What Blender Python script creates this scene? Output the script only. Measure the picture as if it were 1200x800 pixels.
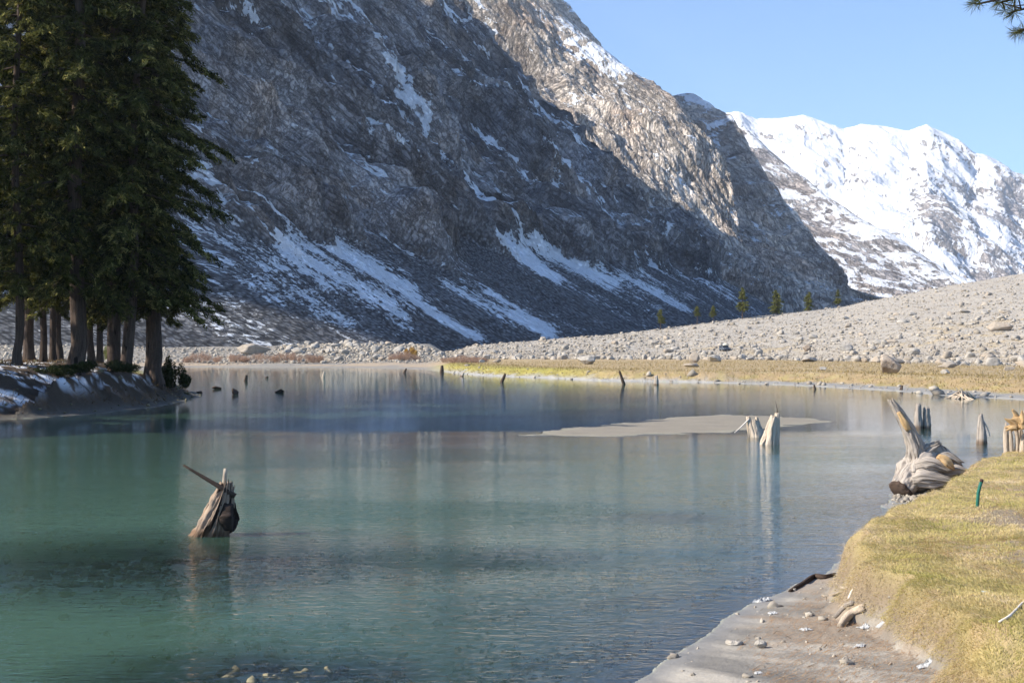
import bpy, math, random
import numpy as np
from mathutils import Vector, Matrix

for o in list(bpy.data.objects):
    bpy.data.objects.remove(o)
S = bpy.context.scene
COL = S.collection
rng = np.random.default_rng(7)
random.seed(7)

# ------------------------------------------------------------------ camera
CAM_H, FPX, HY = 3.2, 1500.0, 410.0
cam = bpy.data.cameras.new('camera'); camo = bpy.data.objects.new('camera', cam); COL.objects.link(camo)
cam.sensor_width = 36.0; cam.lens = 45.0; cam.clip_start = 0.1; cam.clip_end = 30000
camo.location = (0, 0, CAM_H)
camo.rotation_euler = (math.radians(90) + math.atan((HY - 400) / FPX), 0, 0)
S.camera = camo

# ------------------------------------------------------------------ world, sun, exposure
SUN_EL = math.radians(35.0)
SUN_DIR = Vector((-0.985 * math.cos(SUN_EL), -0.174 * math.cos(SUN_EL), math.sin(SUN_EL))).normalized()
W = bpy.data.worlds.new('World'); S.world = W; W.use_nodes = True
nt = W.node_tree
for n in list(nt.nodes): nt.nodes.remove(n)
sky = nt.nodes.new('ShaderNodeTexSky'); sky.sky_type = 'NISHITA'; sky.sun_disc = False
sky.sun_elevation = SUN_EL
sky.sun_rotation = math.atan2(SUN_DIR.x, SUN_DIR.y)
sky.altitude = 1500; sky.air_density = 1.05; sky.dust_density = 0.2; sky.ozone_density = 6.0
bg = nt.nodes.new('ShaderNodeBackground'); bg.inputs['Strength'].default_value = 0.118
wo = nt.nodes.new('ShaderNodeOutputWorld')
nt.links.new(sky.outputs[0], bg.inputs[0]); nt.links.new(bg.outputs[0], wo.inputs[0])
sl = bpy.data.lights.new('sun', 'SUN'); sl.energy = 4.6; sl.angle = math.radians(0.5); sl.color = (1.0, 0.93, 0.82)
so = bpy.data.objects.new('sun', sl); COL.objects.link(so)
so.rotation_euler = (-SUN_DIR).to_track_quat('-Z', 'Y').to_euler(); so.location = (-50, -10, 60)
S.view_settings.view_transform = 'Standard'; S.view_settings.look = 'None'
S.view_settings.exposure = 1.08; S.view_settings.gamma = 1.0
S.cycles.max_bounces = 8; S.cycles.diffuse_bounces = 2; S.cycles.glossy_bounces = 3
S.cycles.transparent_max_bounces = 8; S.cycles.transmission_bounces = 3; S.cycles.volume_bounces = 0
S.cycles.caustics_reflective = False; S.cycles.caustics_refractive = False
S.cycles.use_adaptive_sampling = True; S.cycles.adaptive_threshold = 0.02
S.cycles.use_denoising = True
S.cycles.sample_clamp_indirect = 6

# ------------------------------------------------------------------ helpers
def px2w(px, py, Y):
    return np.array([(px - 600) / FPX * Y, Y, CAM_H + (HY - py) / FPX * Y])
def at(px, py, z=0.0):                 # photo point on the level z -> (x, y)
    Y = (CAM_H - z) * FPX / (py - HY)
    return ((px - 600) / FPX * Y, Y)
def sstep(a, b, x):
    t = np.clip((x - a) / (b - a), 0, 1); return t * t * (3 - 2 * t)

_P = np.random.default_rng(3).permutation(256).astype(np.int64); _P = np.concatenate([_P, _P, _P])
_G = np.random.default_rng(4).normal(size=(256, 3)); _G /= np.linalg.norm(_G, axis=1)[:, None]
def perlin(x, y, z=0.0):
    x, y, z = np.broadcast_arrays(np.asarray(x, float), np.asarray(y, float), np.asarray(z, float))
    xi = np.floor(x).astype(np.int64); yi = np.floor(y).astype(np.int64); zi = np.floor(z).astype(np.int64)
    xf, yf, zf = x - xi, y - yi, z - zi
    xi &= 255; yi &= 255; zi &= 255
    u = xf ** 3 * (xf * (xf * 6 - 15) + 10); v = yf ** 3 * (yf * (yf * 6 - 15) + 10); w = zf ** 3 * (zf * (zf * 6 - 15) + 10)
    def g(dx, dy, dz):
        h = _P[_P[_P[xi + dx] + yi + dy] + zi + dz]
        gg = _G[h]
        return gg[..., 0] * (xf - dx) + gg[..., 1] * (yf - dy) + gg[..., 2] * (zf - dz)
    def L(a, b, t): return a + t * (b - a)
    return 1.5 * L(L(L(g(0,0,0), g(1,0,0), u), L(g(0,1,0), g(1,1,0), u), v),
                   L(L(g(0,0,1), g(1,0,1), u), L(g(0,1,1), g(1,1,1), u), v), w)
def fbm(x, y, z=0.0, o=5, gain=0.5, lac=2.03):
    s = 0; a = 1
    for i in range(o):
        s = s + a * perlin(x * lac ** i + 13.7 * i, y * lac ** i + 5.1 * i, np.asarray(z) * lac ** i + 2.3 * i); a *= gain
    return s
def ridged(x, y, z=0.0, o=5, gain=0.5, lac=2.1):
    s = 0; a = 1
    for i in range(o):
        s = s + a * (1 - 2 * np.abs(perlin(x * lac ** i + 7.3 * i, y * lac ** i + 3.1 * i, np.asarray(z) * lac ** i + 9.1 * i))); a *= gain
    return s

_R = np.random.default_rng(9).uniform(-1, 1, 768)
def facet1(x, y):
    xi = np.floor(x).astype(np.int64); yi = np.floor(y).astype(np.int64); fx, fy = x - xi, y - yi; xi &= 255; yi &= 255
    h = lambda a, b: _R[_P[_P[xi + a] + yi + b]]
    v00, v10, v01, v11 = h(0, 0), h(1, 0), h(0, 1), h(1, 1)
    return np.where(fx + fy < 1, v00 + fx * (v10 - v00) + fy * (v01 - v00), v11 + (1 - fx) * (v01 - v11) + (1 - fy) * (v10 - v11))
def facet(x, y, o=5, gain=0.52, lac=2.07, seed=0.0):
    s = 0; a = 1.0
    for i in range(o):
        t = 0.35 * ((i % 3) - 1) + 0.3; c, q = math.cos(t), math.sin(t)
        s = s + a * facet1((x * c - y * q) + 17.3 * i + seed, (x * q + y * c) + 9.1 * i + seed); a *= gain; x = x * lac; y = y * lac
    return s
def mesh(name, V, F, mat=None, attrs=None, smooth=False):
    me = bpy.data.meshes.new(name)
    V = np.asarray(V, dtype=np.float32).reshape(-1, 3)
    if isinstance(F, np.ndarray):
        k = F.shape[1]; nf = len(F)
        me.vertices.add(len(V)); me.vertices.foreach_set('co', V.ravel())
        me.loops.add(nf * k); me.loops.foreach_set('vertex_index', F.astype(np.int32).ravel())
        me.polygons.add(nf); me.polygons.foreach_set('loop_start', np.arange(0, nf * k, k, dtype=np.int32))
        me.update(calc_edges=True)
    else:
        me.from_pydata(V.tolist(), [], F); me.update()
    if smooth: me.polygons.foreach_set('use_smooth', np.ones(len(me.polygons), dtype=bool))
    for an, a in (attrs or {}).items():
        a = np.asarray(a, dtype=np.float32)
        if a.ndim == 1:
            me.attributes.new(an, 'FLOAT', 'POINT').data.foreach_set('value', a)
        else:
            me.attributes.new(an, 'FLOAT_VECTOR', 'POINT').data.foreach_set('vector', a.ravel())
    if mat: me.materials.append(mat)
    me.validate(verbose=False)
    return me
def obj(name, me, parent=None, loc=(0, 0, 0), rotz=0.0, scale=None):
    o = bpy.data.objects.new(name, me); COL.objects.link(o)
    o.location = loc; o.rotation_euler = (0, 0, rotz)
    if scale is not None: o.scale = scale
    if parent: o.parent = parent
    return o
def tag(o, label=None, cat=None, group=None, kind=None):
    if label: o['label'] = label
    if cat: o['category'] = cat
    if group: o['group'] = group
    if kind: o['kind'] = kind
    return o
def gridfaces(nu, nv, wrap=False):
    i = np.arange(nu - 1)[:, None]; j = np.arange(nv if wrap else nv - 1)[None, :]
    a = i * nv + j; b = i * nv + (j + 1) % nv; c = (i + 1) * nv + (j + 1) % nv; d = (i + 1) * nv + j
    return np.stack([a, b, c, d], -1).reshape(-1, 4)
class MB:                              # collects pieces into ONE mesh
    def __init__(s): s.V = []; s.F = []; s.A = []; s.n = 0
    def add(s, V, F, A=None):
        V = np.asarray(V, float).reshape(-1, 3)
        s.V.append(V); s.F += [tuple(int(q) + s.n for q in f) for f in F]
        s.A.append(np.zeros_like(V) if A is None else np.asarray(A, float)); s.n += len(V)
    def build(s, name, mat, smooth=True):
        return mesh(name, np.concatenate(s.V), s.F, mat, {'uvw': np.concatenate(s.A)}, smooth)
def tube(path, rad, nseg=10, flute=0.0, seed=0.0, jag=0.0, rough=0.0, sub=1, cap0=True, cap1=True, hollow=0.0, squash=1.0):
    """tapered tube along a path; flute = fibre ridges round it, jag = broken far end"""
    P = np.asarray(path, float); R = np.asarray(rad, float)
    if sub > 1:
        t = np.arange(len(P)); tt = np.linspace(0, len(P) - 1, (len(P) - 1) * sub + 1)
        def cr(A):
            A2 = np.concatenate([[2 * A[0] - A[1]], A, [2 * A[-1] - A[-2]]])
            k = np.minimum(tt.astype(int), len(P) - 2); f = (tt - k)
            f = f[:, None] if A.ndim > 1 else f
            p0, p1, p2, p3 = A2[k], A2[k + 1], A2[k + 2], A2[k + 3]
            return 0.5 * (2 * p1 + (p2 - p0) * f + (2 * p0 - 5 * p1 + 4 * p2 - p3) * f ** 2 + (3 * p1 - p0 - 3 * p2 + p3) * f ** 3)
        P, R = cr(P), np.maximum(cr(R), 1e-4)
    n = len(P); T = np.gradient(P, axis=0); T /= np.linalg.norm(T, axis=1)[:, None] + 1e-12
    up = np.array([0, 1.0, 0]) if abs(T[0][1]) < 0.8 else np.array([1.0, 0, 0])
    th = np.arange(nseg) / nseg * 2 * np.pi
    V = np.zeros((n, nseg, 3)); A = np.zeros((n, nseg, 3)); L = 0
    for i in range(n):
        a = np.cross(T[i], up); a /= np.linalg.norm(a) + 1e-12; b = np.cross(T[i], a); up = np.cross(a, T[i])
        up = -b if np.dot(up, -b) > 0 else up
        if i: L += np.linalg.norm(P[i] - P[i - 1])
        fl = 1 + flute * (ridged(np.cos(th) * 2.6 + seed, np.sin(th) * 2.6, L * 0.7 + seed, 4, 0.6) - 0.7) if flute else 1.0
        if rough: fl = fl + rough * fbm(np.cos(th) * 1.5 + seed * 3, np.sin(th) * 1.5, L * 3 + seed, 3)
        r = R[i] * fl * np.ones(nseg)
        V[i] = P[i] + (r * np.cos(th))[:, None] * a * squash + (r * np.sin(th))[:, None] * b
        A[i] = np.stack([th * 0.35, np.full(nseg, L), np.full(nseg, seed)], -1)
    if jag:
        k = np.linspace(0, 1, n)[:, None] ** 3
        j = jag * (ridged(np.cos(th) * 1.7 + seed * 2, np.sin(th) * 1.7, seed, 3) - 0.3)
        V += (k * j[None, :])[..., None] * T[-1]
    F = [tuple(f) for f in gridfaces(n, nseg, True)]
    V = V.reshape(-1, 3); A = A.reshape(-1, 3)
    extra = []; 
    if cap0: extra.append((V[:nseg].mean(0), 0))
    if cap1: extra.append((V[-nseg:].mean(0) - T[-1] * hollow, 1))
    for c, end in extra:
        V = np.vstack([V, c]); A = np.vstack([A, [0, 0, 9]]); ci = len(V) - 1
        base = 0 if end == 0 else (n - 1) * nseg
        for q in range(nseg):
            q2 = (q + 1) % nseg
            F.append((base + q2, base + q, ci) if end == 0 else (base + q, base + q2, ci))
    return V, F, A

# ------------------------------------------------------------------ material helpers
def newmat(name):
    m = bpy.data.materials.new(name); m.use_nodes = True
    t = m.node_tree
    for n in list(t.nodes): t.nodes.remove(n)
    out = t.nodes.new('ShaderNodeOutputMaterial')
    return m, t, out
def N(t, typ, **kw):
    n = t.nodes.new(typ)
    for k, v in kw.items():
        if k == 'ins':
            for kk, vv in v.items():
                if isinstance(vv, bpy.types.NodeSocket): t.links.new(vv, n.inputs[kk])
                else: n.inputs[kk].default_value = vv
        else: setattr(n, k, v)
    return n
def attr(t, name): return N(t, 'ShaderNodeAttribute', attribute_name=name)
def mathn(t, op, a, b=None, c=None, clamp=False):
    n = N(t, 'ShaderNodeMath', operation=op, use_clamp=clamp)
    for i, q in enumerate((a, b, c)):
        if q is None: continue
        if isinstance(q, bpy.types.NodeSocket): t.links.new(q, n.inputs[i])
        else: n.inputs[i].default_value = q
    return n.outputs[0]
def mixc(t, fac, a, b, mode='MIX'):
    n = N(t, 'ShaderNodeMix', data_type='RGBA', blend_type=mode)
    for i, q in ((0, fac), (6, a), (7, b)):
        if isinstance(q, bpy.types.NodeSocket): t.links.new(q, n.inputs[i])
        else: n.inputs[i].default_value = q if not isinstance(q, tuple) else (tuple(q) + (1,))[:4]
    return n.outputs[2]
def ramp(t, v, lo, hi):
    return N(t, 'ShaderNodeMapRange', interpolation_type='SMOOTHSTEP', ins={0: v, 1: lo, 2: hi, 3: 0.0, 4: 1.0}).outputs[0]
def noise(t, vec, scale, detail=4, rough=0.55, dist=0.0):
    return N(t, 'ShaderNodeTexNoise', ins={'Vector': vec, 'Scale': scale, 'Detail': detail, 'Roughness': rough, 'Distortion': dist}).outputs[0]
def mapping(t, vec, sc):
    return N(t, 'ShaderNodeMapping', ins={'Vector': vec, 'Scale': sc}).outputs[0]
def geo_pos(t): return N(t, 'ShaderNodeNewGeometry').outputs['Position']
def bump(t, h, dist, strength=1.0):
    return N(t, 'ShaderNodeBump', ins={'Height': h, 'Distance': dist, 'Strength': strength}).outputs[0]
def principled(t, out, col, rough=0.9, normal=None, spec=0.2):
    p = N(t, 'ShaderNodeBsdfPrincipled')
    for k, v in (('Base Color', col), ('Roughness', rough), ('Normal', normal), ('Specular IOR Level', spec)):
        if v is None: continue
        if isinstance(v, bpy.types.NodeSocket): t.links.new(v, p.inputs[k])
        elif isinstance(v, tuple): p.inputs[k].default_value = (tuple(v) + (1,))[:4]
        else: p.inputs[k].default_value = v
    t.links.new(p.outputs[0], out.inputs[0]); return p

def mat_mountain(name, rock_a, rock_b, rock_c, streak, fine, bumpd, snow_col=(0.82, 0.84, 0.87)):
    m, t, out = newmat(name)
    uv = attr(t, 'uvw').outputs['Vector']; sn = attr(t, 'snow').outputs['Fac']; sc = attr(t, 'scree').outputs['Fac']
    st = mapping(t, uv, streak)
    n1 = noise(t, st, 1.0, 6, 0.6); n2 = noise(t, uv, fine, 5, 0.65); n3 = noise(t, uv, fine * 0.18, 4, 0.6)
    c = mixc(t, ramp(t, n1, 0.38, 0.62), rock_a, rock_b)
    c = mixc(t, ramp(t, n3, 0.46, 0.66), c, rock_c)
    def crack(sc, det=5, rg=0.62):
        return mathn(t, 'ABSOLUTE', mathn(t, 'SUBTRACT', noise(t, mapping(t, uv, sc), 1.0, det, rg), 0.5))
    c1 = crack((streak[0] * 0.5, streak[1] * 0.7, streak[2])); c2 = crack((streak[0] * 2.4, streak[1] * 3.0, streak[2] * 2), 6, 0.72); c3_ = crack((fine * 3.0, fine * 2.0, fine), 5, 0.75)
    ck = mathn(t, 'MULTIPLY', mathn(t, 'MULTIPLY_ADD', ramp(t, c1, 0.0, 0.018), 0.5, 0.5), mathn(t, 'MULTIPLY_ADD', ramp(t, c2, 0.0, 0.035), 0.5, 0.5))
    ck = mathn(t, 'MULTIPLY', ck, mathn(t, 'MULTIPLY_ADD', ramp(t, c3_, 0.0, 0.035), 0.4, 0.6))
    c = mixc(t, 1.0, c, N(t, 'ShaderNodeCombineColor', ins={0: ck, 1: ck, 2: ck}).outputs[0], 'MULTIPLY')  # dark crack lines put crevice shade into the rock colour
    bd = mathn(t, 'MULTIPLY_ADD', attr(t, 'band').outputs['Fac'], 1.15, 0.42)
    c = mixc(t, 1.0, c, N(t, 'ShaderNodeCombineColor', ins={0: bd, 1: bd, 2: bd}).outputs[0], 'MULTIPLY')
    vor = N(t, 'ShaderNodeTexVoronoi', ins={'Vector': uv, 'Scale': fine * 3.6})
    stones = mixc(t, ramp(t, vor.outputs['Distance'], 0.1, 0.75), (0.30, 0.305, 0.315), (0.05, 0.053, 0.06))
    c = mixc(t, sc, c, stones)
    k = mathn(t, 'MULTIPLY_ADD', n2, 0.5, 0.75); 
    c = mixc(t, 1.0, c, N(t, 'ShaderNodeCombineColor', ins={0: k, 1: k, 2: k}).outputs[0], 'MULTIPLY')
    n4 = noise(t, mapping(t, uv, (streak[0] * 3.5, streak[1] * 5, streak[2] * 3)), 1.0, 4, 0.7)
    sv = mathn(t, 'ADD', sn, mathn(t, 'MULTIPLY', mathn(t, 'SUBTRACT', n2, 0.5), 1.1))
    sv = mathn(t, 'ADD', sv, mathn(t, 'MULTIPLY', mathn(t, 'MULTIPLY', mathn(t, 'SUBTRACT', n1, 0.5), 1.2), mathn(t, 'SUBTRACT', 1.0, mathn(t, 'MULTIPLY', sc, 0.7))))
    sv = mathn(t, 'ADD', sv, mathn(t, 'MULTIPLY', mathn(t, 'MULTIPLY', mathn(t, 'SUBTRACT', n4, 0.5), 2.0), mathn(t, 'SUBTRACT', 1.0, mathn(t, 'MULTIPLY', sc, 0.6))))
    n5 = noise(t, uv, fine * 3.6, 3, 0.6)
    sv = mathn(t, 'ADD', sv, mathn(t, 'MULTIPLY', mathn(t, 'MULTIPLY', mathn(t, 'SUBTRACT', n5, 0.5), 1.4), sc))
    sm = ramp(t, sv, 0.47, 0.60)
    col = mixc(t, sm, c, snow_col)
    h = mathn(t, 'ADD', mathn(t, 'MULTIPLY', n1, 1.0), mathn(t, 'ADD', mathn(t, 'MULTIPLY', n2, 0.7), mathn(t, 'MULTIPLY', ck, 0.5)))
    h = mathn(t, 'MULTIPLY', h, mathn(t, 'SUBTRACT', 1.0, mathn(t, 'MULTIPLY', sm, 0.6)))
    principled(t, out, col, 0.95, bump(t, h, bumpd, 0.9), 0.1)
    return m

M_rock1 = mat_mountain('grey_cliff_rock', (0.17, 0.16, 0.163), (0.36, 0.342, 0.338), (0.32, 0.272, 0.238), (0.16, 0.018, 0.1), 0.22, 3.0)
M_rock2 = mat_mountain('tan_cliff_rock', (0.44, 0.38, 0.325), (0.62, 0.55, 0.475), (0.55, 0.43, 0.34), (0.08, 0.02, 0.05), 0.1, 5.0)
M_rock3 = mat_mountain('far_snowy_rock', (0.45, 0.40, 0.38), (0.58, 0.52, 0.48), (0.50, 0.42, 0.36), (0.02, 0.006, 0.02), 0.03, 14.0, (0.9, 0.9, 0.92))

def mat_simple_noise(name, a, b, scale, rough=0.9, bumpd=0.02, detail=5, coords='obj', c3=None):
    m, t, out = newmat(name)
    v = N(t, 'ShaderNodeTexCoord').outputs['Object'] if coords == 'obj' else geo_pos(t)
    n = noise(t, v, scale, detail, 0.6); n2 = noise(t, v, scale * 5, 3, 0.6)
    c = mixc(t, ramp(t, n, 0.35, 0.65), a, b)
    if c3: c = mixc(t, ramp(t, n2, 0.55, 0.68), c, c3)
    h = mathn(t, 'ADD', n, mathn(t, 'MULTIPLY', n2, 0.4))
    principled(t, out, c, rough, bump(t, h, bumpd), 0.25); return m

def mat_boulder():
    m, t, out = newmat('granite_boulder')
    v = N(t, 'ShaderNodeTexCoord').outputs['Object']; inf = N(t, 'ShaderNodeObjectInfo')
    n = noise(t, v, 1.6, 6, 0.65); n2 = noise(t, v, 9.0, 4, 0.7)
    c = mixc(t, ramp(t, n, 0.35, 0.65), (0.29, 0.262, 0.225), (0.43, 0.392, 0.34))
    c = mixc(t, ramp(t, n2, 0.56, 0.72), c, (0.20, 0.185, 0.17))
    c = mixc(t, mathn(t, 'MULTIPLY', ramp(t, inf.outputs['Random'], 0.55, 1.0), 0.7), c, (0.34, 0.27, 0.2))
    principled(t, out, c, 0.9, bump(t, mathn(t, 'ADD', n, mathn(t, 'MULTIPLY', n2, 0.3)), 0.12), 0.2); return m
M_boulder = mat_boulder()
M_boulder_brown = mat_simple_noise('brown_boulder', (0.26, 0.20, 0.15), (0.42, 0.35, 0.28), 1.3, 0.9, 0.12, c3=(0.15, 0.12, 0.1))

def mat_stones():
    m, t, out = newmat('loose_stones')
    a = attr(t, 'tone').outputs['Fac']; p = geo_pos(t)
    n = noise(t, p, 2.5, 4, 0.6)
    c = mixc(t, a, (0.22, 0.188, 0.15), (0.43, 0.382, 0.315))
    c = mixc(t, ramp(t, n, 0.5, 0.75), c, (0.33, 0.27, 0.21))
    principled(t, out, c, 0.92, None, 0.2); return m
M_stones = mat_stones()

def mat_ground():
    m, t, out = newmat('ground_surface')
    col = attr(t, 'albedo').outputs['Vector']; p = geo_pos(t)
    n1 = noise(t, p, 6.0, 6, 0.7); n2 = noise(t, p, 0.7, 5, 0.65); n3 = noise(t, p, 45.0, 3, 0.7)
    k = mathn(t, 'ADD', mathn(t, 'MULTIPLY', n1, 0.55), mathn(t, 'ADD', mathn(t, 'MULTIPLY', n2, 0.5), mathn(t, 'MULTIPLY', n3, 0.35)))
    k = mathn(t, 'ADD', k, 0.32)
    c = mixc(t, 1.0, col, N(t, 'ShaderNodeCombineColor', ins={0: k, 1: k, 2: k}).outputs[0], 'MULTIPLY')
    rg = attr(t, 'rough').outputs['Fac']
    h = mathn(t, 'ADD', mathn(t, 'MULTIPLY', n1, 0.5), mathn(t, 'ADD', mathn(t, 'MULTIPLY', n3, 0.08), mathn(t, 'MULTIPLY', n2, 1.2)))
    h = mathn(t, 'MULTIPLY', h, rg)
    wet = attr(t, 'wet').outputs['Fac']
    pr = principled(t, out, c, mathn(t, 'SUBTRACT', 0.95, mathn(t, 'MULTIPLY', wet, 0.6)), bump(t, h, 0.22), 0.3)
    return m
M_ground = mat_ground()

def mat_wood(name, light, mid, dark, wetband=True, scale=1.0, hole_at=0.66):
    m, t, out = newmat(name)
    uv = attr(t, 'uvw').outputs['Vector']
    st = noise(t, mapping(t, uv, (20 * scale, 2.0 * scale, 1)), 1.0, 6, 0.65, 0.4)
    cr = noise(t, mapping(t, uv, (34 * scale, 1.5 * scale, 1)), 1.0, 4, 0.7, 0.8)
    bl = noise(t, geo_pos(t), 3.0 * scale, 4, 0.6)
    c = mixc(t, ramp(t, st, 0.25, 0.75), mid, light)
    c = mixc(t, ramp(t, bl, 0.55, 0.75), c, mid)
    c = mixc(t, mathn(t, 'MULTIPLY', ramp(t, cr, 0.60, 0.65), 0.8), c, dark)
    hole = noise(t, mapping(t, uv, (6 * scale, 2.2 * scale, 1)), 1.0, 3, 0.5, 0.5)
    c = mixc(t, ramp(t, hole, hole_at, hole_at + 0.04), c, dark)
    if wetband:
        z = N(t, 'ShaderNodeSeparateXYZ', ins={0: geo_pos(t)}).outputs[2]
        zz = mathn(t, 'ADD', z, mathn(t, 'MULTIPLY', bl, 0.12))
        c = mixc(t, mathn(t, 'MULTIPLY', mathn(t, 'SUBTRACT', 1.0, ramp(t, zz, 0.10, 0.26)), 0.75), c, (0.13, 0.07, 0.035))
    h = mathn(t, 'SUBTRACT', st, mathn(t, 'MULTIPLY', ramp(t, cr, 0.55, 0.68), 0.8))
    principled(t, out, c, 0.9, bump(t, h, 0.02 if scale >= 1 else 0.06), 0.15); return m
M_rotten = mat_wood('rotten_stump_wood', (0.40, 0.31, 0.235), (0.25, 0.165, 0.11), (0.03, 0.02, 0.015), hole_at=0.585)
M_drift = mat_wood('weathered_driftwood', (0.44, 0.385, 0.33), (0.33, 0.28, 0.235), (0.085, 0.06, 0.045))
M_drift_red = mat_wood('raw_orange_wood', (0.68, 0.48, 0.26), (0.48, 0.29, 0.13), (0.12, 0.06, 0.025), False)
M_drift_dark = mat_wood('dark_wet_wood', (0.11, 0.075, 0.055), (0.07, 0.05, 0.04), (0.02, 0.015, 0.012), False)
M_black = mat_wood('black_wood', (0.045, 0.032, 0.026), (0.03, 0.022, 0.018), (0.012, 0.01, 0.008), False)
M_drift_pale = mat_wood('bleached_wood', (0.66, 0.56, 0.45), (0.50, 0.39, 0.28), (0.16, 0.11, 0.08), False)
M_bark = mat_wood('conifer_bark', (0.12, 0.085, 0.066), (0.055, 0.04, 0.032), (0.016, 0.012, 0.01), False, 0.5)

def mat_leaf(name, a, b, c3, trans=0.25):
    m, t, out = newmat(name)
    r = attr(t, 'tone').outputs['Fac']
    c = mixc(t, r, a, b); c = mixc(t, ramp(t, r, 0.85, 1.0), c, c3)
    d = N(t, 'ShaderNodeBsdfDiffuse', ins={'Color': c}); tr = N(t, 'ShaderNodeBsdfTranslucent', ins={'Color': c})
    mx = N(t, 'ShaderNodeMixShader', ins={0: trans, 1: d.outputs[0], 2: tr.outputs[0]})
    t.links.new(mx.outputs[0], out.inputs[0]); return m
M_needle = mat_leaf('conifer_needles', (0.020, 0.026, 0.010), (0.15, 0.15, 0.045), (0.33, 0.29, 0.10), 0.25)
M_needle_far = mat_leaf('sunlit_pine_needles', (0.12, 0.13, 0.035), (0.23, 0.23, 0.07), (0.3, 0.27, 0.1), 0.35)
M_bush_dark = mat_leaf('juniper_leaves', (0.02, 0.028, 0.012), (0.05, 0.06, 0.022), (0.08, 0.08, 0.03), 0.2)
M_brush = mat_leaf('bare_reddish_twigs', (0.33, 0.21, 0.15), (0.48, 0.34, 0.25), (0.52, 0.40, 0.28), 0.35)
M_brush_orange = mat_leaf('autumn_leaves', (0.40, 0.23, 0.06), (0.52, 0.33, 0.10), (0.55, 0.4, 0.16), 0.3)
M_grass = mat_leaf('turf_blades', (0.42, 0.38, 0.12), (0.69, 0.53, 0.29), (0.76, 0.62, 0.42), 0.4)
M_meadow = mat_leaf('dry_meadow_blades', (0.25, 0.20, 0.08), (0.44, 0.335, 0.165), (0.5, 0.41, 0.25), 0.35)
M_needle_litter = mat_leaf('fallen_pine_needles', (0.24, 0.13, 0.06), (0.38, 0.23, 0.12), (0.46, 0.34, 0.2), 0.1)
M_stake = mat_simple_noise('green_paint', (0.01, 0.10, 0.075), (0.015, 0.14, 0.10), 20, 0.6, 0.002, c3=(0.05, 0.09, 0.06))
M_stake_top = mat_simple_noise('dark_stake_top', (0.06, 0.03, 0.025), (0.09, 0.05, 0.04), 30, 0.8, 0.002)
M_litter = mat_simple_noise('crumpled_white_plastic', (0.46, 0.45, 0.43), (0.33, 0.335, 0.34), 14, 0.45, 0.01)
M_litter_blue = mat_simple_noise('pale_blue_plastic', (0.45, 0.62, 0.74), (0.62, 0.74, 0.80), 30, 0.4, 0.005)
M_paint = mat_simple_noise('dark_vehicle_paint', (0.07, 0.085, 0.11), (0.10, 0.115, 0.14), 2, 0.35, 0.0)
M_glass = mat_simple_noise('dark_window_glass', (0.02, 0.025, 0.03), (0.03, 0.035, 0.04), 2, 0.1, 0.0)
M_tyre = mat_simple_noise('tyre_rubber', (0.02, 0.02, 0.02), (0.03, 0.03, 0.03), 5, 0.9, 0.01)
M_load = mat_simple_noise('pale_roof_load', (0.55, 0.50, 0.38), (0.66, 0.60, 0.48), 4, 0.9, 0.03)
M_string = mat_simple_noise('bleached_twig', (0.70, 0.64, 0.56), (0.58, 0.5, 0.42), 20, 0.8, 0.005)

# ------------------------------------------------------------------ plan of the place
LAKE = [at(740, 800), at(800, 762), at(860, 718), at(905, 697), at(960, 673), (5.0, 19.4), (6.2, 22.4), (7.2, 24.6), (7.6, 26.2), (8.6, 28.8), (10.4, 31.6),
        (12.6, 35), (17.2, 42), (24, 46), (36, 52), (60, 60), (70, 72), (60, 78), (40, 80),
        at(1200, 469), at(1150, 466), at(1100, 463), at(1050, 458.5), at(1000, 455.5), at(950, 452.5), at(900, 450.5), at(820, 448), at(760, 447), at(700, 446),
        at(640, 443), at(560, 440), at(520, 436), at(500, 433), at(470, 432), at(400, 430.5), at(300, 430.5), at(228, 430), (-60, 236), (-55, 200), (-42, 150), (-31, 112),
        (-23.5, 96), at(238, 463), at(228, 467), at(190, 476), at(120, 484), at(40, 490), at(-60, 494), (-27, 53), (-28.5, 48), (-31, 44.5), (-38, 40), (-46, 20), (-46, 0), (-44, -30),
        (-9, -30), (-6, -6), (-3.2, 3), (-1.2, 7.5)]
LAKE = np.array(LAKE)
TURF = np.array([(3.6, 10.4), (3.85, 11.8), (3.95, 12.9), (3.86, 13.9), (3.78, 14.6), (3.92, 15.5), (4.4, 17.0), (5.28, 19.0), (7.1, 22.2), (8.75, 25.6), (10.6, 29.0), (13.2, 33.5),
                 (18.5, 40.5), (26, 43.5), (38, 48.5), (90, 60), (90, -40), (-4, -40), (-3.5, -5), (-0.5, 3.2), (1.9, 6.0), (3.1, 8.6)])
BAR = np.array([at(600, 510), at(650, 503.5), at(720, 496), at(790, 489), at(850, 486), at(900, 487), at(950, 490), at(975, 493), at(930, 498), at(880, 503), at(840, 507), at(760, 509), at(680, 511.5)])
SHELF = np.array([at(330, 512), at(430, 498), at(560, 488), at(700, 482), at(820, 474), at(1000, 470), at(1120, 474), at(1090, 490), at(990, 498), at(880, 510), at(700, 519), at(560, 520), at(420, 527)])

def sdf(poly, X, Y):                   # > 0 outside
    d2 = np.full(X.shape, 1e18); inside = np.zeros(X.shape, bool)
    n = len(poly)
    for i in range(n):
        ax, ay = poly[i]; bx, by = poly[(i + 1) % n]
        ex, ey = bx - ax, by - ay
        t = np.clip(((X - ax) * ex + (Y - ay) * ey) / (ex * ex + ey * ey), 0, 1)
        d2 = np.minimum(d2, (X - ax - t * ex) ** 2 + (Y - ay - t * ey) ** 2)
        if ay != by:
            c = ((ay > Y) != (by > Y)) & (X < ex * (Y - ay) / ey + ax)
            inside ^= c
    d = np.sqrt(d2); return np.where(inside, -d, d)

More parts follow.
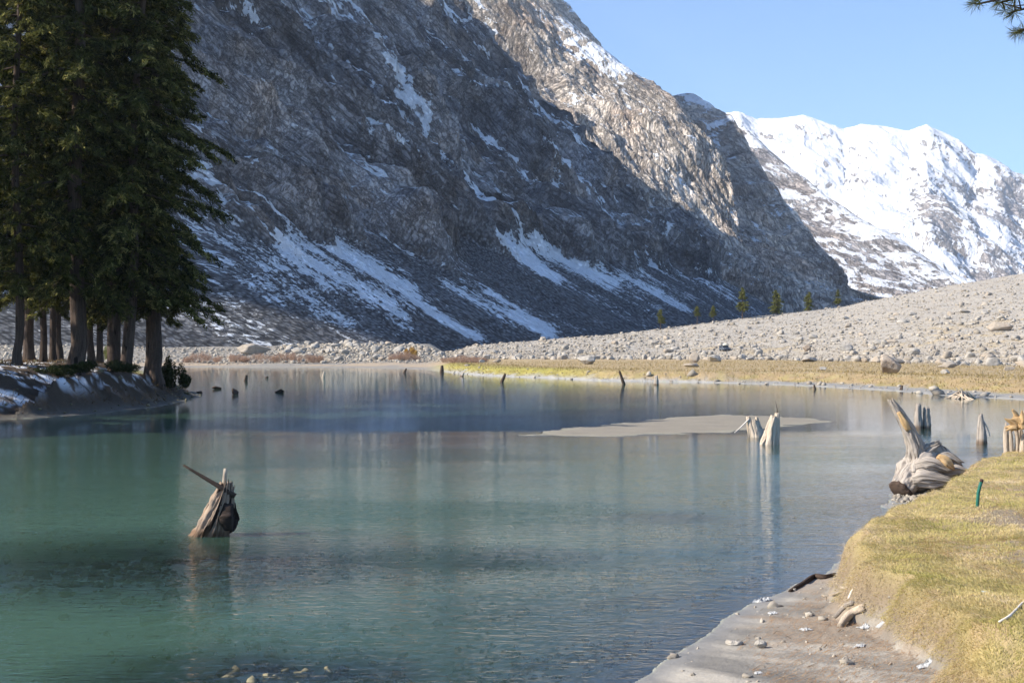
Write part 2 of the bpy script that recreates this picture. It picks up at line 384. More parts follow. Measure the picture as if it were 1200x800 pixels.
CREST = np.array([(-200, 409, 330), (300, 409, 330), (500, 409, 330), (520, 407, 330), (560, 403.5, 333), (640, 398, 340), (700, 393, 345), (760, 387.5, 352), (870, 373, 362), (980, 361, 372), (1060, 346, 378), (1130, 333, 384), (1200, 322, 392), (1350, 296, 410), (1700, 230, 440)], float)
FOOT = np.array([(-200, 300), (480, 300), (520, 290), (640, 282), (760, 272), (900, 250), (1050, 200), (1200, 165), (1500, 120), (1700, 110)], float)

def zones(X, Y):
    X = np.asarray(X, float); Y = np.asarray(Y, float)
    sd = sdf(LAKE, X, Y)
    wob = 0.25 * fbm(X * 0.9, Y * 0.9, 3.0, 3) * np.clip(Y / 25, 0.3, 4)
    sdn = sd + wob * 0.5
    gd = -sdf(TURF, X, Y) + 0.22 * fbm(X * 1.1, Y * 1.1, 8.0, 3)
    Ys = np.maximum(Y, 1.0)
    px = np.where(Y > 1, 600 + FPX * X / Ys, np.where(X > 0, 1700, -200))
    px = np.clip(px, -200, 1700)
    # ---- bed
    bed = -1.7 * (1 - np.exp(np.minimum(sdn, 0) * 0.11)) + 0.10 * fbm(X * 0.35, Y * 0.35, 1.0, 4)* sstep(0, -3, sdn)
    bar = sdf(BAR, X, Y) + 0.7 * fbm(X * 0.35, Y * 0.5, 5.0, 5, 0.6)
    shelf = sdf(SHELF, X, Y) + 1.2 * fbm(X * 0.12, Y * 0.12, 6.0, 3)
    barz = np.where(bar < 0, 0.002 + 0.022 * (1 - np.exp(bar * 0.6)) + 0.012 * fbm(X * 0.5, Y * 1.2, 9.0, 4), -0.05 * bar)
    shz = -0.13 - np.maximum(shelf, 0) * 0.13 + 0.05 * fbm(X * 0.15, Y * 0.3, 2.0, 4)
    bed = np.where(sdn < 0, np.maximum(bed, np.maximum(barz, shz)), bed)
    # weedy mounds under water
    for (cx, cy, r, top) in ((at(240, 660)[0], at(240, 660)[1], 3.2, -0.12), (at(330, 792)[0], at(330, 792)[1], 1.5, -0.06), (at(600, 655)[0], at(600, 655)[1], 1.8, -0.25), (at(800, 607)[0], at(800, 607)[1], 1.2, -0.2)):
        q = np.hypot((X - cx) / 1.5, Y - cy) / r
        bed = np.where(sdn < -0.3, np.maximum(bed, top - 0.5 * q ** 2 + 0.12 * fbm(X * 1.3, Y * 1.3, 4.0, 3)), bed)
    # ---- near bank
    beach = np.minimum(0.12 * sdn, 0.34 + 0.02 * sdn) + 0.022 * fbm(X * 1.2 + Y * 0.9, Y * 0.3 - X * 0.4, 2.0, 5, 0.6)
    top = 0.78 + 0.03 * np.clip(gd, 0, 12) + 0.05 * fbm(X * 0.5, Y * 0.5, 1.0, 4) + 0.025 * fbm(X * 3, Y * 3, 1.0, 3) + 0.1 * np.clip(7 - Y, 0, 8)
    lip = 0.42 + 0.25 * fbm(X * 0.8, Y * 0.8, 9.0, 2)
    low = sstep(11.6, 10.2, Y)          # the bank runs out into the sand close by
    Sg = sstep(-0.12, 0.2 + lip * 0.3 + 1.6 * low, gd)
    near = beach * (1 - Sg) + top * Sg
    # ---- wooded point
    pen = 0.07 * sdn + 1.75 * sstep(0.5, np.where(X > -23.5, 3.6, 7.5) + 0 * X, sdn) + 0.12 * fbm(X * 0.35, Y * 0.35, 1.0, 4) * sstep(1, 4, sdn)
    pen = np.minimum(pen, 2.4 + 0.1 * fbm(X * 0.3, Y * 0.3, 2, 3))
    # ---- far shore
    left = 0.035 * sdn + 1.7 * sstep(12, 60, sdn) * np.exp(-((px - 410) / 75) ** 2) + 0.25 * fbm(X * 0.08, Y * 0.08, 2, 4) * sstep(2, 15, sdn)
    mud = sstep(820, 900, px) * 2.5
    meadow = 0.05 * np.minimum(sdn, 5) + 0.75 * sstep(0.5 + mud, 3.6 + mud * 1.6, sdn + 0.5 * fbm(X * 0.5, Y * 0.5, 7.0, 3)) + 0.0045 * sdn + 0.06 * fbm(X * 0.15, Y * 0.15, 3, 4) * sstep(3, 8, sdn)
    wl = sstep(535, 495, px) * sstep(150, 200, Y)
    far = meadow * (1 - wl) + left * wl
    yf = np.interp(px, FOOT[:, 0], FOOT[:, 1]); yc = np.interp(px, CREST[:, 0], CREST[:, 2])
    zc = CAM_H + (HY - np.interp(px, CREST[:, 0], CREST[:, 1])) / FPX * yc
    tt = (Y - yf) / (yc - yf)
    zf0 = 1.6
    fan = np.where(tt < 1, (zc - zf0) * np.clip(tt, 0, 1) ** 1.15, (zc - zf0) - 0.06 * (Y - yc))
    fan = fan + (0.35 * fbm(X * 0.06, Y * 0.06, 3, 5) + 0.22 * fbm(X * 0.3, Y * 0.3, 3, 3)) * sstep(0, 0.15, tt) * sstep(1.15, 0.9, tt)
    fan = np.where(tt > 1, np.maximum(fan, -6 + 0.03 * (Y - 345)), fan)
    fan = np.maximum(fan, -6)
    wf = sstep(500, 560, px)
    far = far + np.maximum(fan, 0) * wf * sstep(60, 110, Y) + np.minimum(fan, 0) * wf * sstep(1, 1.2, tt)
    far = np.where((Y > 300) & (wl > 0), np.minimum(far, 4.2 + 0.01 * (Y - 300)), far)
    # ---- blend of the lands
    wn = sstep(62, 50, Y) * sstep(-18, -12, X)
    wn = np.where(Y < 8, sstep(-25, -20, X), wn)
    wp = sstep(150, 110, Y) * sstep(-12, -18, X)
    wp = np.where(Y < 8, 1 - wn, wp)
    land = near * wn + pen * wp * (1 - wn) + far * (1 - wn) * (1 - wp)
    z = np.where(sdn > 0, np.maximum(land, 0.0 + 0.03 * np.minimum(sdn, 1.5)), bed)
    return dict(z=z, sd=sdn, gd=gd, px=px, bar=bar, wn=wn, wp=wp, wl=wl, wf=wf, tt=tt, shelf=shelf)
def hz(x, y): return float(zones(np.array([x]), np.array([y]))['z'][0])

# ------------------------------------------------------------------ the ground sheet
def spread(edges, counts):
    a = [np.linspace(edges[i], edges[i + 1], counts[i], endpoint=False) for i in range(len(counts))]
    return np.concatenate(a + [[edges[-1]]])
ang = np.radians(spread([-115, -60, -24, 24, 60, 115], [30, 60, 760, 60, 30]))
rad_ = np.exp(spread(np.log([0.6, 7.5, 40, 120, 450, 1500]), [60, 330, 190, 260, 60]))
AA, RR = np.meshgrid(ang, rad_, indexing='ij')
GX, GY = RR * np.sin(AA), RR * np.cos(AA)
Z = zones(GX, GY)
gz = Z['z']
def lerp3(c, new, w):
    return c * (1 - w[..., None]) + np.array(new) * w[..., None]
gcol = np.ones(GX.shape + (3,)) * np.array((0.30, 0.28, 0.22))
sd, gd, px, tt = Z['sd'], Z['gd'], Z['px'], Z['tt']
nA = fbm(GX * 0.5, GY * 0.5, 11, 4); nB = fbm(GX * 0.05, GY * 0.05, 12, 5); nC = fbm(GX * 2.2, GY * 2.2, 13, 4)
land = sstep(-0.05, 0.05, sd)
# near bank colours
nc = np.ones_like(gcol) * np.array((0.22, 0.2, 0.172))
streaks = fbm(GX * 1.2 + GY * 0.9, GY * 0.25 - GX * 0.35, 2, 4)
nc = lerp3(nc, (0.345, 0.312, 0.265), sstep(0.0, 0.4, streaks) * 0.8); nc = lerp3(nc, (0.145, 0.135, 0.12), sstep(-0.1, -0.5, streaks) * 0.8)
nc = lerp3(nc, (0.20, 0.19, 0.175), sstep(0.5, 0.0, sd))
nc = lerp3(nc, (0.255, 0.195, 0.14), sstep(-1.2, -0.5, gd + 0.6 * nC) * sstep(-0.1, 0.5, nA + 0.5 * nC) * 0.7)
turf = lerp3(np.ones_like(gcol) * np.array((0.38, 0.30, 0.13)), (0.36, 0.26, 0.14), sstep(-0.3, 0.5, nC))
turf = lerp3(turf, (0.27, 0.215, 0.155), sstep(0.05, 0.35, nA + 0.25 * nC) * sstep(0.8, 2.5, gd))
nc = lerp3(nc, (0.20, 0.15, 0.10), sstep(-0.1, 0.12, gd) * sstep(0.55, 0.3, gd))
nc = lerp3(nc, (0.3, 0.23, 0.09), np.zeros(gd.shape)); w = sstep(0.05, 0.4, gd)[..., None]; nc = nc * (1 - w) + turf * w
# wooded point
pc = np.ones_like(gcol) * np.array((0.065, 0.045, 0.03))
pc = lerp3(pc, (0.12, 0.07, 0.035), sstep(0.0, 0.5, nA) * 0.8)
pc = lerp3(pc, (0.82, 0.83, 0.86), sstep(0.05, 0.25, nA * 0.6 + nC * 0.35 + 0.0) * sstep(1.6, 3.0, sd) * 0.97)
pc = lerp3(pc, (0.82, 0.83, 0.86), sstep(0.0, 0.2, nA * 0.6 + 0.3 * nC) * sstep(8, 11, sd))
pc = lerp3(pc, (0.10, 0.09, 0.075), sstep(1.6, 0.6, sd))
# far shore
fc = np.ones_like(gcol) * np.array((0.37, 0.268, 0.145))
fc = lerp3(fc, (0.47, 0.38, 0.23), sstep(0.0, 0.5, nA) * 0.6)
fc = lerp3(fc, (0.33, 0.295, 0.06), sstep(740, 640, px) * sstep(9, 4, sd + nA) * 0.85)
fc = lerp3(fc, (0.30, 0.24, 0.07), sstep(9, 5, sd + 2 * nA) * sstep(-0.1, 0.4, nA) * 0.6)
fc = lerp3(fc, (0.39, 0.342, 0.28), sstep(-0.12, 0.02, tt + 0.10 * nB + 0.03 * nA) * Z['wf'])
fc = lerp3(fc, (0.42, 0.32, 0.18), sstep(0.2, 0.5, nB + 0.3 * nA) * sstep(0.0, 0.1, tt) * sstep(0.6, 0.25, tt) * 0.75)
fc = lerp3(fc, (0.36, 0.34, 0.31), sstep(0.3, -0.4, nA) * sstep(0.1, 0.3, tt) * 0.6)
fc = lerp3(fc, (0.34, 0.325, 0.30), sstep(2.2, 0.8, sd + nA * 0.8) * (1 - Z['wl']))
mudw = sstep(820, 900, px) * sstep(60, 70, GY)
fc = lerp3(fc, (0.30, 0.285, 0.26), mudw * sstep(4.0, 2.8, sd + 0.7 * nA))
lc = np.ones_like(gcol) * np.array((0.27, 0.245, 0.21))
lc = lerp3(lc, (0.44, 0.33, 0.22), sstep(0.0, 0.3, nB + 0.3) * sstep(30, 10, sd) * sstep(4, 8, sd) * 0.8)
w = Z['wl'][..., None]; fc = fc * (1 - w) + lc * w
w_n, w_p = Z['wn'][..., None], Z['wp'][..., None]
lcol = nc * w_n + pc * w_p * (1 - w_n) + fc * (1 - w_n) * (1 - w_p)
# bed
bc = np.ones_like(gcol) * np.array((0.36, 0.375, 0.27))
bc = lerp3(bc, (0.23, 0.20, 0.155), sstep(2.5, -1.0, Z['bar']))
bc = lerp3(bc, (0.20, 0.20, 0.125), sstep(0.1, 0.45, nA * 0.5 + nC * 0.5) * sstep(45, 30, GY) * 0.9)
gcol = bc * (1 - land[..., None]) + lcol * land[..., None]
rough = np.where(Z['wn'] > 0.5, 0.25 + 0.5 * sstep(0, 0.4, gd), 1.0); rough = np.where(sd < 0, 0.2, rough)
rough = rough * sstep(-0.3, 1.5, sd) + 0.1
wet = np.maximum(sstep(0.5, 0.05, sd), 0) * np.where(sd > 0, 0.7, 0.0)
ground = obj('ground', mesh('ground', np.stack([GX, GY, gz], -1), gridfaces(*GX.shape)[:, ::-1].copy(), M_ground,
             {'albedo': gcol.reshape(-1, 3), 'rough': rough.ravel(), 'wet': wet.ravel()}, True))
tag(ground, kind='structure')

# ------------------------------------------------------------------ the lake
def mat_water():
    m, t, out = newmat('lake_water')
    p = geo_pos(t); d = attr(t, 'depth').outputs['Fac']; calm = attr(t, 'calm').outputs['Fac']
    w1 = N(t, 'ShaderNodeTexNoise', ins={'Vector': mapping(t, p, (1.9, 5.0, 1)), 'Scale': 1.0, 'Detail': 3.0, 'Roughness': 0.55, 'Distortion': 0.5}).outputs[0]
    w2 = N(t, 'ShaderNodeTexNoise', ins={'Vector': mapping(t, p, (5.5, 14.0, 1)), 'Scale': 1.0, 'Detail': 2.0, 'Roughness': 0.5, 'Distortion': 0.3}).outputs[0]
    w3 = N(t, 'ShaderNodeTexNoise', ins={'Vector': mapping(t, p, (0.10, 0.22, 1)), 'Scale': 1.0, 'Detail': 2.0}).outputs[0]
    gust = mathn(t, 'MULTIPLY_ADD', ramp(t, w3, 0.35, 0.65), 0.7, 0.3)
    amp = mathn(t, 'MULTIPLY', gust, mathn(t, 'SUBTRACT', 1.0, calm))
    h = mathn(t, 'MULTIPLY', mathn(t, 'ADD', mathn(t, 'MULTIPLY', w1, 0.034), mathn(t, 'MULTIPLY', w2, 0.022)), mathn(t, 'ADD', amp, 0.06))
    nb = bump(t, h, 1.0)
    turb = mathn(t, 'SUBTRACT', 1.0, mathn(t, 'POWER', 2.718, mathn(t, 'MULTIPLY', d, -0.8)))
    body = N(t, 'ShaderNodeBsdfDiffuse', ins={'Color': (0.108, 0.205, 0.148, 1)})
    tint = mixc(t, turb, (1.0, 1.0, 1.0), (0.45, 0.80, 0.68))
    tr = N(t, 'ShaderNodeBsdfTransparent', ins={'Color': tint})
    under = N(t, 'ShaderNodeMixShader', ins={0: turb, 1: tr.outputs[0], 2: body.outputs[0]})
    gl = N(t, 'ShaderNodeBsdfGlossy', ins={'Color': (1, 1, 1, 1), 'Roughness': 0.02, 'Normal': nb})
    fr = N(t, 'ShaderNodeFresnel', ins={'IOR': 1.40, 'Normal': nb})
    mx = N(t, 'ShaderNodeMixShader', ins={0: fr.outputs[0], 1: under.outputs[0], 2: gl.outputs[0]})
    t.links.new(mx.outputs[0], out.inputs[0]); return m
wa = np.radians(spread([-110, -60, -24, 24, 60], [30, 40, 420, 60])); wr = np.exp(spread(np.log([2.5, 12, 60, 290]), [40, 260, 200]))
A2, R2 = np.meshgrid(wa, wr, indexing='ij'); wx, wy = R2 * np.sin(A2), R2 * np.cos(A2)
Zw = zones(wx, wy); depth = np.maximum(-Zw['z'], 0)
calm = sstep(44, 52, wy + 2.0 * fbm(wx * 0.06, wy * 0.12, 4, 3)) * 0.985
calm = np.maximum(calm, 0.75 * sstep(-4, -14, wx) * sstep(18, 30, wy))
water = obj('lake_water', mesh('lake_water', np.stack([wx, wy, np.zeros_like(wx)], -1), gridfaces(*wx.shape)[:, ::-1].copy(), mat_water(),
            {'depth': depth.ravel(), 'calm': calm.ravel()}, True))
tag(water, kind='structure')

# ------------------------------------------------------------------ mountains
def normals(P):
    du = np.gradient(P, axis=0); dv = np.gradient(P, axis=1)
    n = np.cross(du, dv); n /= np.linalg.norm(n, axis=-1)[..., None] + 1e-9
    return n
def arc(P, axis):
    d = np.linalg.norm(np.diff(P, axis=axis), axis=-1); z = np.zeros_like(np.take(d, [0], axis=axis))
    return np.concatenate([z, np.cumsum(d, axis=axis)], axis=axis)
def proj(P): return 600 + FPX * P[..., 0] / np.maximum(P[..., 1], 1), HY - FPX * (P[..., 2] - CAM_H) / np.maximum(P[..., 1], 1)
def segmask(pxx, pyy, segs):
    m = np.zeros(pxx.shape)
    for (x0, y0, x1, y1, w, s) in segs:
        ex, ey = x1 - x0, y1 - y0
        t = np.clip(((pxx - x0) * ex + (pyy - y0) * ey) / (ex * ex + ey * ey), 0, 1)
        d = np.hypot(pxx - x0 - t * ex, pyy - y0 - t * ey)
        m = np.maximum(m, s * np.exp(-(d / w) ** 2))
    return m
def mountain(name, P, mat, snow, uvw, scree=None, band=None):
    nu, nv = P.shape[:2]
    n = normals(P); F = gridfaces(nu, nv)
    if n[nu // 2, nv // 2, 2] < 0: F = F[:, ::-1].copy()
    o = obj(name, mesh(name, P, F, mat, {'snow': snow.ravel(), 'uvw': uvw.reshape(-1, 3), 'band': (np.full(snow.shape, 0.5) if band is None else np.clip(band, 0, 1)).ravel(), 'scree': (np.zeros(snow.shape) if scree is None else scree).ravel()}, False))
    return tag(o, kind='structure')
def along(P, d, sp, sa):
    d = np.array(d, float); d /= np.linalg.norm(d)
    q = P / sp - (P @ d)[..., None] * d * (1 / sp - 1 / sa)
    return q[..., 0], q[..., 1], q[..., 2]
def fac(P, d, sp, sa, **kw):
    d = np.array(d, float); d /= np.linalg.norm(d); e = np.cross(d, (0, 0, 1)); e /= np.linalg.norm(e)
    return facet((P @ e) / sp, (P @ d) / sa, **kw)
def orient(P):
    n = normals(P); s = np.sign(n[..., 2].mean()); return n * s

# near valley wall: foot line in plan, fall lines running down to the right
FL = np.array([(-900, 338), (-500, 336), (-300, 335), (-160, 338), (-90, 347), (-50, 360), (-15, 396), (50, 500), (100, 592), (150, 690), (172, 750), (180, 800), (165, 850)], float)
DIR = np.array([(-.93, .37)] * 7 + [(-.88, .47), (-.82, .57), (-.75, .66), (-.72, .69), (-.72, .69), (-.72, .69)])
HF = np.array([0.55, .8, 1, 1, 1, 1, 1, 1, 1, 1.0, 0.86, 0.5, 0.15])
fu = np.concatenate([[0], np.cumsum(np.linalg.norm(np.diff(FL, axis=0), axis=1))])
uu = spread([0, fu[3], fu[4], fu[9], fu[12]], [50, 60, 880, 110])
vv = spread([-15, 60, 330, 560, 800], [130, 540, 130, 60])
ZS = np.array([(-15, -6), (0, 0), (60, 33), (120, 76), (200, 150), (300, 250), (450, 410), (600, 590), (720, 770), (800, 800)])
ff = np.stack([np.interp(uu, fu, FL[:, 0]), np.interp(uu, fu, FL[:, 1])], -1)
k = np.ones(25) / 25
def smooth1(a):
    b = np.convolve(np.pad(a, 12, mode='edge'), k, 'valid'); return b
ff = np.stack([smooth1(ff[:, 0]), smooth1(ff[:, 1])], -1)
dd = np.stack([np.interp(uu, fu, DIR[:, 0]), np.interp(uu, fu, DIR[:, 1])], -1)
hf = np.interp(uu, fu, HF)
UU, VV = np.meshgrid(uu, vv, indexing='ij')
zprof = np.interp(vv, ZS[:, 0], ZS[:, 1]); zprof = np.convolve(np.pad(zprof, 10, mode='edge'), np.ones(21) / 21, 'valid')
P = np.zeros(UU.shape + (3,))
P[..., 0] = ff[:, None, 0] + dd[:, None, 0] * VV; P[..., 1] = ff[:, None, 1] + dd[:, None, 1] * VV
footz = 2.5 + 0.04 * np.maximum(ff[:, 1] - 345, 0)
zc_ = np.interp(uu, fu, [800, 800, 800, 800, 800, 760, 640, 430, 330, 300, 270, 180, 60])
zz = zprof[None, :] * hf[:, None]
zz = np.where(zz > 0.75 * zc_[:, None], 0.75 * zc_[:, None] + 0.25 * zc_[:, None] * (1 - np.exp(-(zz - 0.75 * zc_[:, None]) / (0.25 * zc_[:, None]))), zz)
P[..., 2] = footz[:, None] + zz
nrm = orient(P)
# scree reaches up between the crags in fans
ua = UU - fu[4]
fans = 34 + 42 * (ridged(ua / 75.0, 0.3, 0.7, 2) * 0.5 + 0.3) + 10 * fbm(ua / 20.0, VV / 40, 1.1, 3)
edge = sstep(-9, 9, VV - np.clip(fans, 10, 115))           # 0 scree .. 1 crag
wu = UU + 14 * fbm(UU / 90, VV / 140, 2.0, 3); wv = VV + 10 * fbm(UU / 60, VV / 60, 5.0, 3)
big = ridged(wu / 75, wv / 600, 0.5, 2) - 0.5
med = ridged(wu / 24, wv / 190, 1.5, 3, 0.6) - 0.5
sml = ridged(wu / 8, wv / 42, 2.5, 4, 0.65) - 0.5
blk = ridged(wu / 20, wv / 16, 3.5, 5, 0.6) - 0.6
def strata(f, w):
    q = f - np.floor(f); return np.where(q < w, q / w, 1 - (q - w) / (1 - w)), q
wn1 = UU + 0.16 * VV + 16 * fbm(UU / 80, VV / 110, 31.0, 4) ; wn2 = UU + 0.05 * VV + 7 * fbm(UU / 26, VV / 45, 33.0, 4)
a1 = sstep(-0.35, 0.3, fbm(UU / 60, VV / 90, 35.0, 3)); a2 = sstep(-0.3, 0.3, fbm(UU / 25, VV / 45, 36.0, 3)); a3 = sstep(-0.2, 0.3, fbm(UU / 12, VV / 18, 37.0, 3))
s1, q1 = strata(wn1 / 44.0, 0.12); s2, q2 = strata(wn2 / 14.0 + 0.3, 0.2); s3, q3 = strata((UU - 0.35 * VV + 5 * fbm(UU / 20, VV / 25, 38.0, 4)) / 7.5, 0.25)
fc1 = facet(wu / 34, wv / 75, 7, 0.6, seed=3.0)
crag = 4 * big + 1.5 * med + 0.8 * sml + 3.6 * fc1 + 22 * s1 * (0.25 + 0.75 * a1) + 8.5 * s2 * a2 + 2.6 * s3 * a3 - 13
lift = 5.0
disp = edge * (crag + lift) + (1 - edge) * (0.7 * fbm(UU / 30, VV / 90, 4, 4) + 0.35 * fbm(UU / 4, VV / 4, 4, 3))
disp *= sstep(-10, 10, VV)
P2 = P + nrm * disp[..., None]
# ledges: steepen some bands so that the rock breaks into steps
pxx, pyy = proj(P2)
N2 = orient(P2)
SNOWSEGS = [(340, 288, 470, 372, 20, .75), (372, 280, 480, 340, 10, .6), (440, 330, 560, 392, 12, .6), (585, 275, 650, 325, 9, .7), (622, 282, 720, 330, 13, .75), (690, 315, 800, 360, 12, .6), (520, 336, 640, 388, 9, .6),
            (575, 345, 700, 392, 9, .3), (235, 305, 420, 385, 12, .3), (285, 8, 375, 75, 5, .6), (375, 75, 425, 140, 5, .5), (262, 45, 335, 105, 8, .45), (335, 100, 410, 150, 5, .6), (405, 140, 500, 185, 11, .55), (440, 40, 490, 120, 7, .5),
            (480, 110, 560, 180, 7, .4), (515, 55, 600, 140, 5, .5), (600, 140, 700, 215, 9, .5), (580, 90, 640, 140, 6, .5), (640, 160, 690, 205, 8, .6), (700, 215, 780, 270, 6, .4), (800, 300, 860, 345, 6, .4), (455, 200, 540, 250, 8, .3), (255, 90, 320, 150, 8, .3)]
sm = segmask(pxx + 9 * fbm(UU / 25, VV / 25, 9, 3), pyy + 6 * fbm(UU / 25, VV / 25, 8, 3), SNOWSEGS)
gully = -(med + 0.5 * sml)
base1 = sstep(0.45, 0.95, q1) * (0.25 + 0.75 * a1); base2 = sstep(0.5, 0.95, q2) * a2
steep = sstep(0.0, 0.05, q1) * sstep(0.30, 0.18, q1) * a1 + sstep(0.0, 0.05, q2) * sstep(0.36, 0.2, q2) * a2
ledge = N2[..., 2] - 0.70
snow = 0.49 + 0.20 * gully + 0.45 * ledge * edge + 0.36 * base1 * edge + 0.34 * base2 * edge + 0.26 * sstep(0.6, 0.95, q3) * a3 * edge - 0.32 * np.clip(steep, 0, 1) * edge + 0.34 * fbm(wu / 22, wv / 110, 6.0, 4) * edge + 0.12 * sstep(300, 60, pyy) * edge + sm * 0.72
snow += (1 - edge) * (0.14 * sstep(10, 60, VV) + 0.30 * fbm(UU / 10, VV / 60, 8.5, 4) - 0.15)
mountain('mountain_slope', P2, M_rock1, np.clip(snow, -1, 1.2), np.stack([wu, wv, disp], -1), (1 - edge) * 0.85,
         0.5 + 0.55 * perlin(wn1 / 26, VV / 330, 51.0) + 0.50 * perlin(wn1 / 9.5, VV / 170, 52.0) + 0.42 * perlin(wn2 / 4.0, VV / 80, 53.0) + 0.25 * perlin(wn2 / 1.7, VV / 35, 54.0))

def catmull(A, n):
    """resample control rows A[k,...] to n samples"""
    K = len(A); A2 = np.concatenate([[2 * A[0] - A[1]], A, [2 * A[-1] - A[-2]]])
    tt = np.linspace(0, K - 1, n); k = np.minimum(tt.astype(int), K - 2); f = (tt - k).reshape((-1,) + (1,) * (A.ndim - 1))
    p0, p1, p2, p3 = A2[k], A2[k + 1], A2[k + 2], A2[k + 3]
    return 0.5 * (2 * p1 + (p2 - p0) * f + (2 * p0 - 5 * p1 + 4 * p2 - p3) * f ** 2 + (3 * p1 - p0 - 3 * p2 + p3) * f ** 3)
def lin(A, n):
    K = len(A); tt = np.linspace(0, K - 1, n); k = np.minimum(tt.astype(int), K - 2); f = (tt - k).reshape((-1,) + (1,) * (A.ndim - 1))
    return A[k] * (1 - f) + A[k + 1] * f
def patch(rows, nu, nv, lin_u=False, back=(0.12, 0.65)):
    """rows of (px, py, depth) from the crest down; a back slope is added behind the crest"""
    R = [[px2w(*q) for q in row] for row in rows]
    crest = np.array(R[0]); c = crest.mean(0); 
    b1 = crest + np.array([-0.10, 1, 0]) * crest[:, 1:2] * back[0] - np.array([0, 0, 1]) * (crest[:, 2:3] * (1 - back[1]))
    b2 = crest + np.array([-0.15, 1, 0]) * crest[:, 1:2] * (back[0] + 0.2) - np.array([0, 0, 1]) * (crest[:, 2:3] * 0.95)
    G = np.array([b2, b1] + R)                                 # rows x cols x 3
    G = (lin if lin_u else catmull)(G.transpose(1, 0, 2), nu).transpose(1, 0, 2)
    return catmull(G, nv).transpose(1, 0, 2)                  # nu x nv x 3
def crestw(P, nrows):
    t = np.linspace(0, 1, P.shape[1])[None, :]; return (0.34 + 0.66 * sstep(0.0, 0.12, np.abs(t - 2.0 / (nrows + 1)))) * np.ones(P.shape[:2])
# sunlit buttress behind
rows = [[(430, -190, 1450), (560, -80, 1400), (640, -6, 1330), (700, 45, 1280), (745, 84, 1230), (775, 101, 1190), (792, 113, 1160), (815, 140, 1140), (840, 178, 1110)],
        [(400, -90, 1240), (540, 30, 1200), (620, 90, 1150), (680, 130, 1110), (730, 165, 1080), (770, 185, 1060), (800, 205, 1050), (835, 235, 1040), (865, 262, 1030)],
        [(400, 30, 1060), (540, 130, 1030), (620, 190, 1000), (690, 235, 980), (740, 265, 965), (790, 285, 955), (830, 300, 950), (875, 318, 950), (910, 325, 950)],
        [(420, 200, 960), (540, 290, 940), (640, 330, 920), (720, 350, 900), (790, 365, 890), (850, 372, 885), (900, 375, 885), (950, 372, 890), (1000, 372, 900)]]
P = patch(rows, 520, 480, back=(0.22, 1.10))
n = orient(P); D2 = (.25, -.7, -.65)
W_ = P + 25 * np.stack([fbm(*along(P, D2, 150, 150), o=3), fbm(*along(P + 500, D2, 150, 150), o=3), fbm(*along(P + 900, D2, 150, 150), o=3)], -1)
cr = 6 * (ridged(*along(W_, D2, 130, 420), o=2) - 0.5) + 15 * fac(P, D2, 62, 120, o=8, gain=0.6, seed=1.0)
P2 = P + n * ((cr - cr.mean()) * crestw(P, len(rows)))[..., None] * 0.75
ua, va = P[..., 0], P[..., 2]; wu, wv = W_[..., 0], W_[..., 2]
pxx, pyy = proj(P2); N2 = orient(P2)
sm = segmask(pxx + 8 * fbm(ua / 40, va / 40, 1, 3), pyy + 8 * fbm(ua / 40, va / 40, 4, 3), [(610, 68, 680, 45, 8, .6), (625, 10, 700, 60, 9, .5), (650, 45, 720, 85, 8, .6), (700, 60, 745, 85, 7, .6), (755, 88, 775, 95, 6, .6), (560, -5, 575, 35, 6, .7), (640, 100, 690, 70, 6, .5), (690, 85, 740, 90, 6, .4), (765, 180, 800, 210, 6, .4), (845, 240, 870, 280, 5, .4), (690, 200, 670, 215, 5, .4)])
snow = 0.16 + 0.9 * (N2[..., 2] - 0.72) + 0.45 * fbm(wu / 60, wv / 40, 6, 4) * sstep(170, 60, pyy) + sm * 0.85
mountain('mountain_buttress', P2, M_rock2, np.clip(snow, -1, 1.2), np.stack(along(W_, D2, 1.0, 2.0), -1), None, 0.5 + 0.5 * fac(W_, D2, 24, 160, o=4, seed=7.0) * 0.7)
# third spur
rows = [[(690, 150, 1750), (760, 125, 1700), (798, 113, 1640), (818, 113, 1600), (838, 128, 1560), (858, 139, 1500), (882, 180, 1420), (908, 224, 1350), (930, 252, 1300), (962, 292, 1250), (988, 322, 1210), (994, 338, 1190), (1045, 354, 1170)],
        [(690, 180, 1500), (750, 180, 1450), (795, 180, 1420), (820, 195, 1400), (845, 210, 1370), (865, 225, 1340), (890, 250, 1300), (912, 275, 1270), (935, 297, 1240), (960, 316, 1220), (982, 332, 1200), (990, 346, 1180), (1035, 357, 1160)],
        [(690, 260, 1300), (760, 280, 1260), (800, 290, 1240), (830, 300, 1220), (855, 308, 1200), (875, 315, 1190), (900, 325, 1180), (920, 333, 1170), (940, 340, 1160), (960, 346, 1150), (980, 352, 1140), (995, 357, 1130), (1030, 362, 1120)],
        [(690, 370, 1150), (760, 372, 1140), (800, 372, 1130), (830, 372, 1130), (855, 372, 1120), (875, 372, 1120), (900, 372, 1110), (920, 372, 1110), (940, 372, 1110), (960, 373, 1110), (980, 373, 1100), (995, 373, 1100), (1030, 373, 1100)]]
P = patch(rows, 380, 340)
n = orient(P); D3 = (.7, -.25, -.66)
W_ = P + 8 * np.stack([fbm(*along(P, D3, 150, 150), o=3), fbm(*along(P + 500, D3, 150, 150), o=3), fbm(*along(P + 900, D3, 150, 150), o=3)], -1)
cr = 5 * (ridged(*along(W_, D3, 120, 420), o=2) - 0.5) + 13 * fac(P, D3, 60, 150, o=8, gain=0.6, seed=2.0)
P2 = P + n * ((cr - cr.mean()) * crestw(P, len(rows)))[..., None] * 0.75
pxx, pyy = proj(P2); N2 = orient(P2)
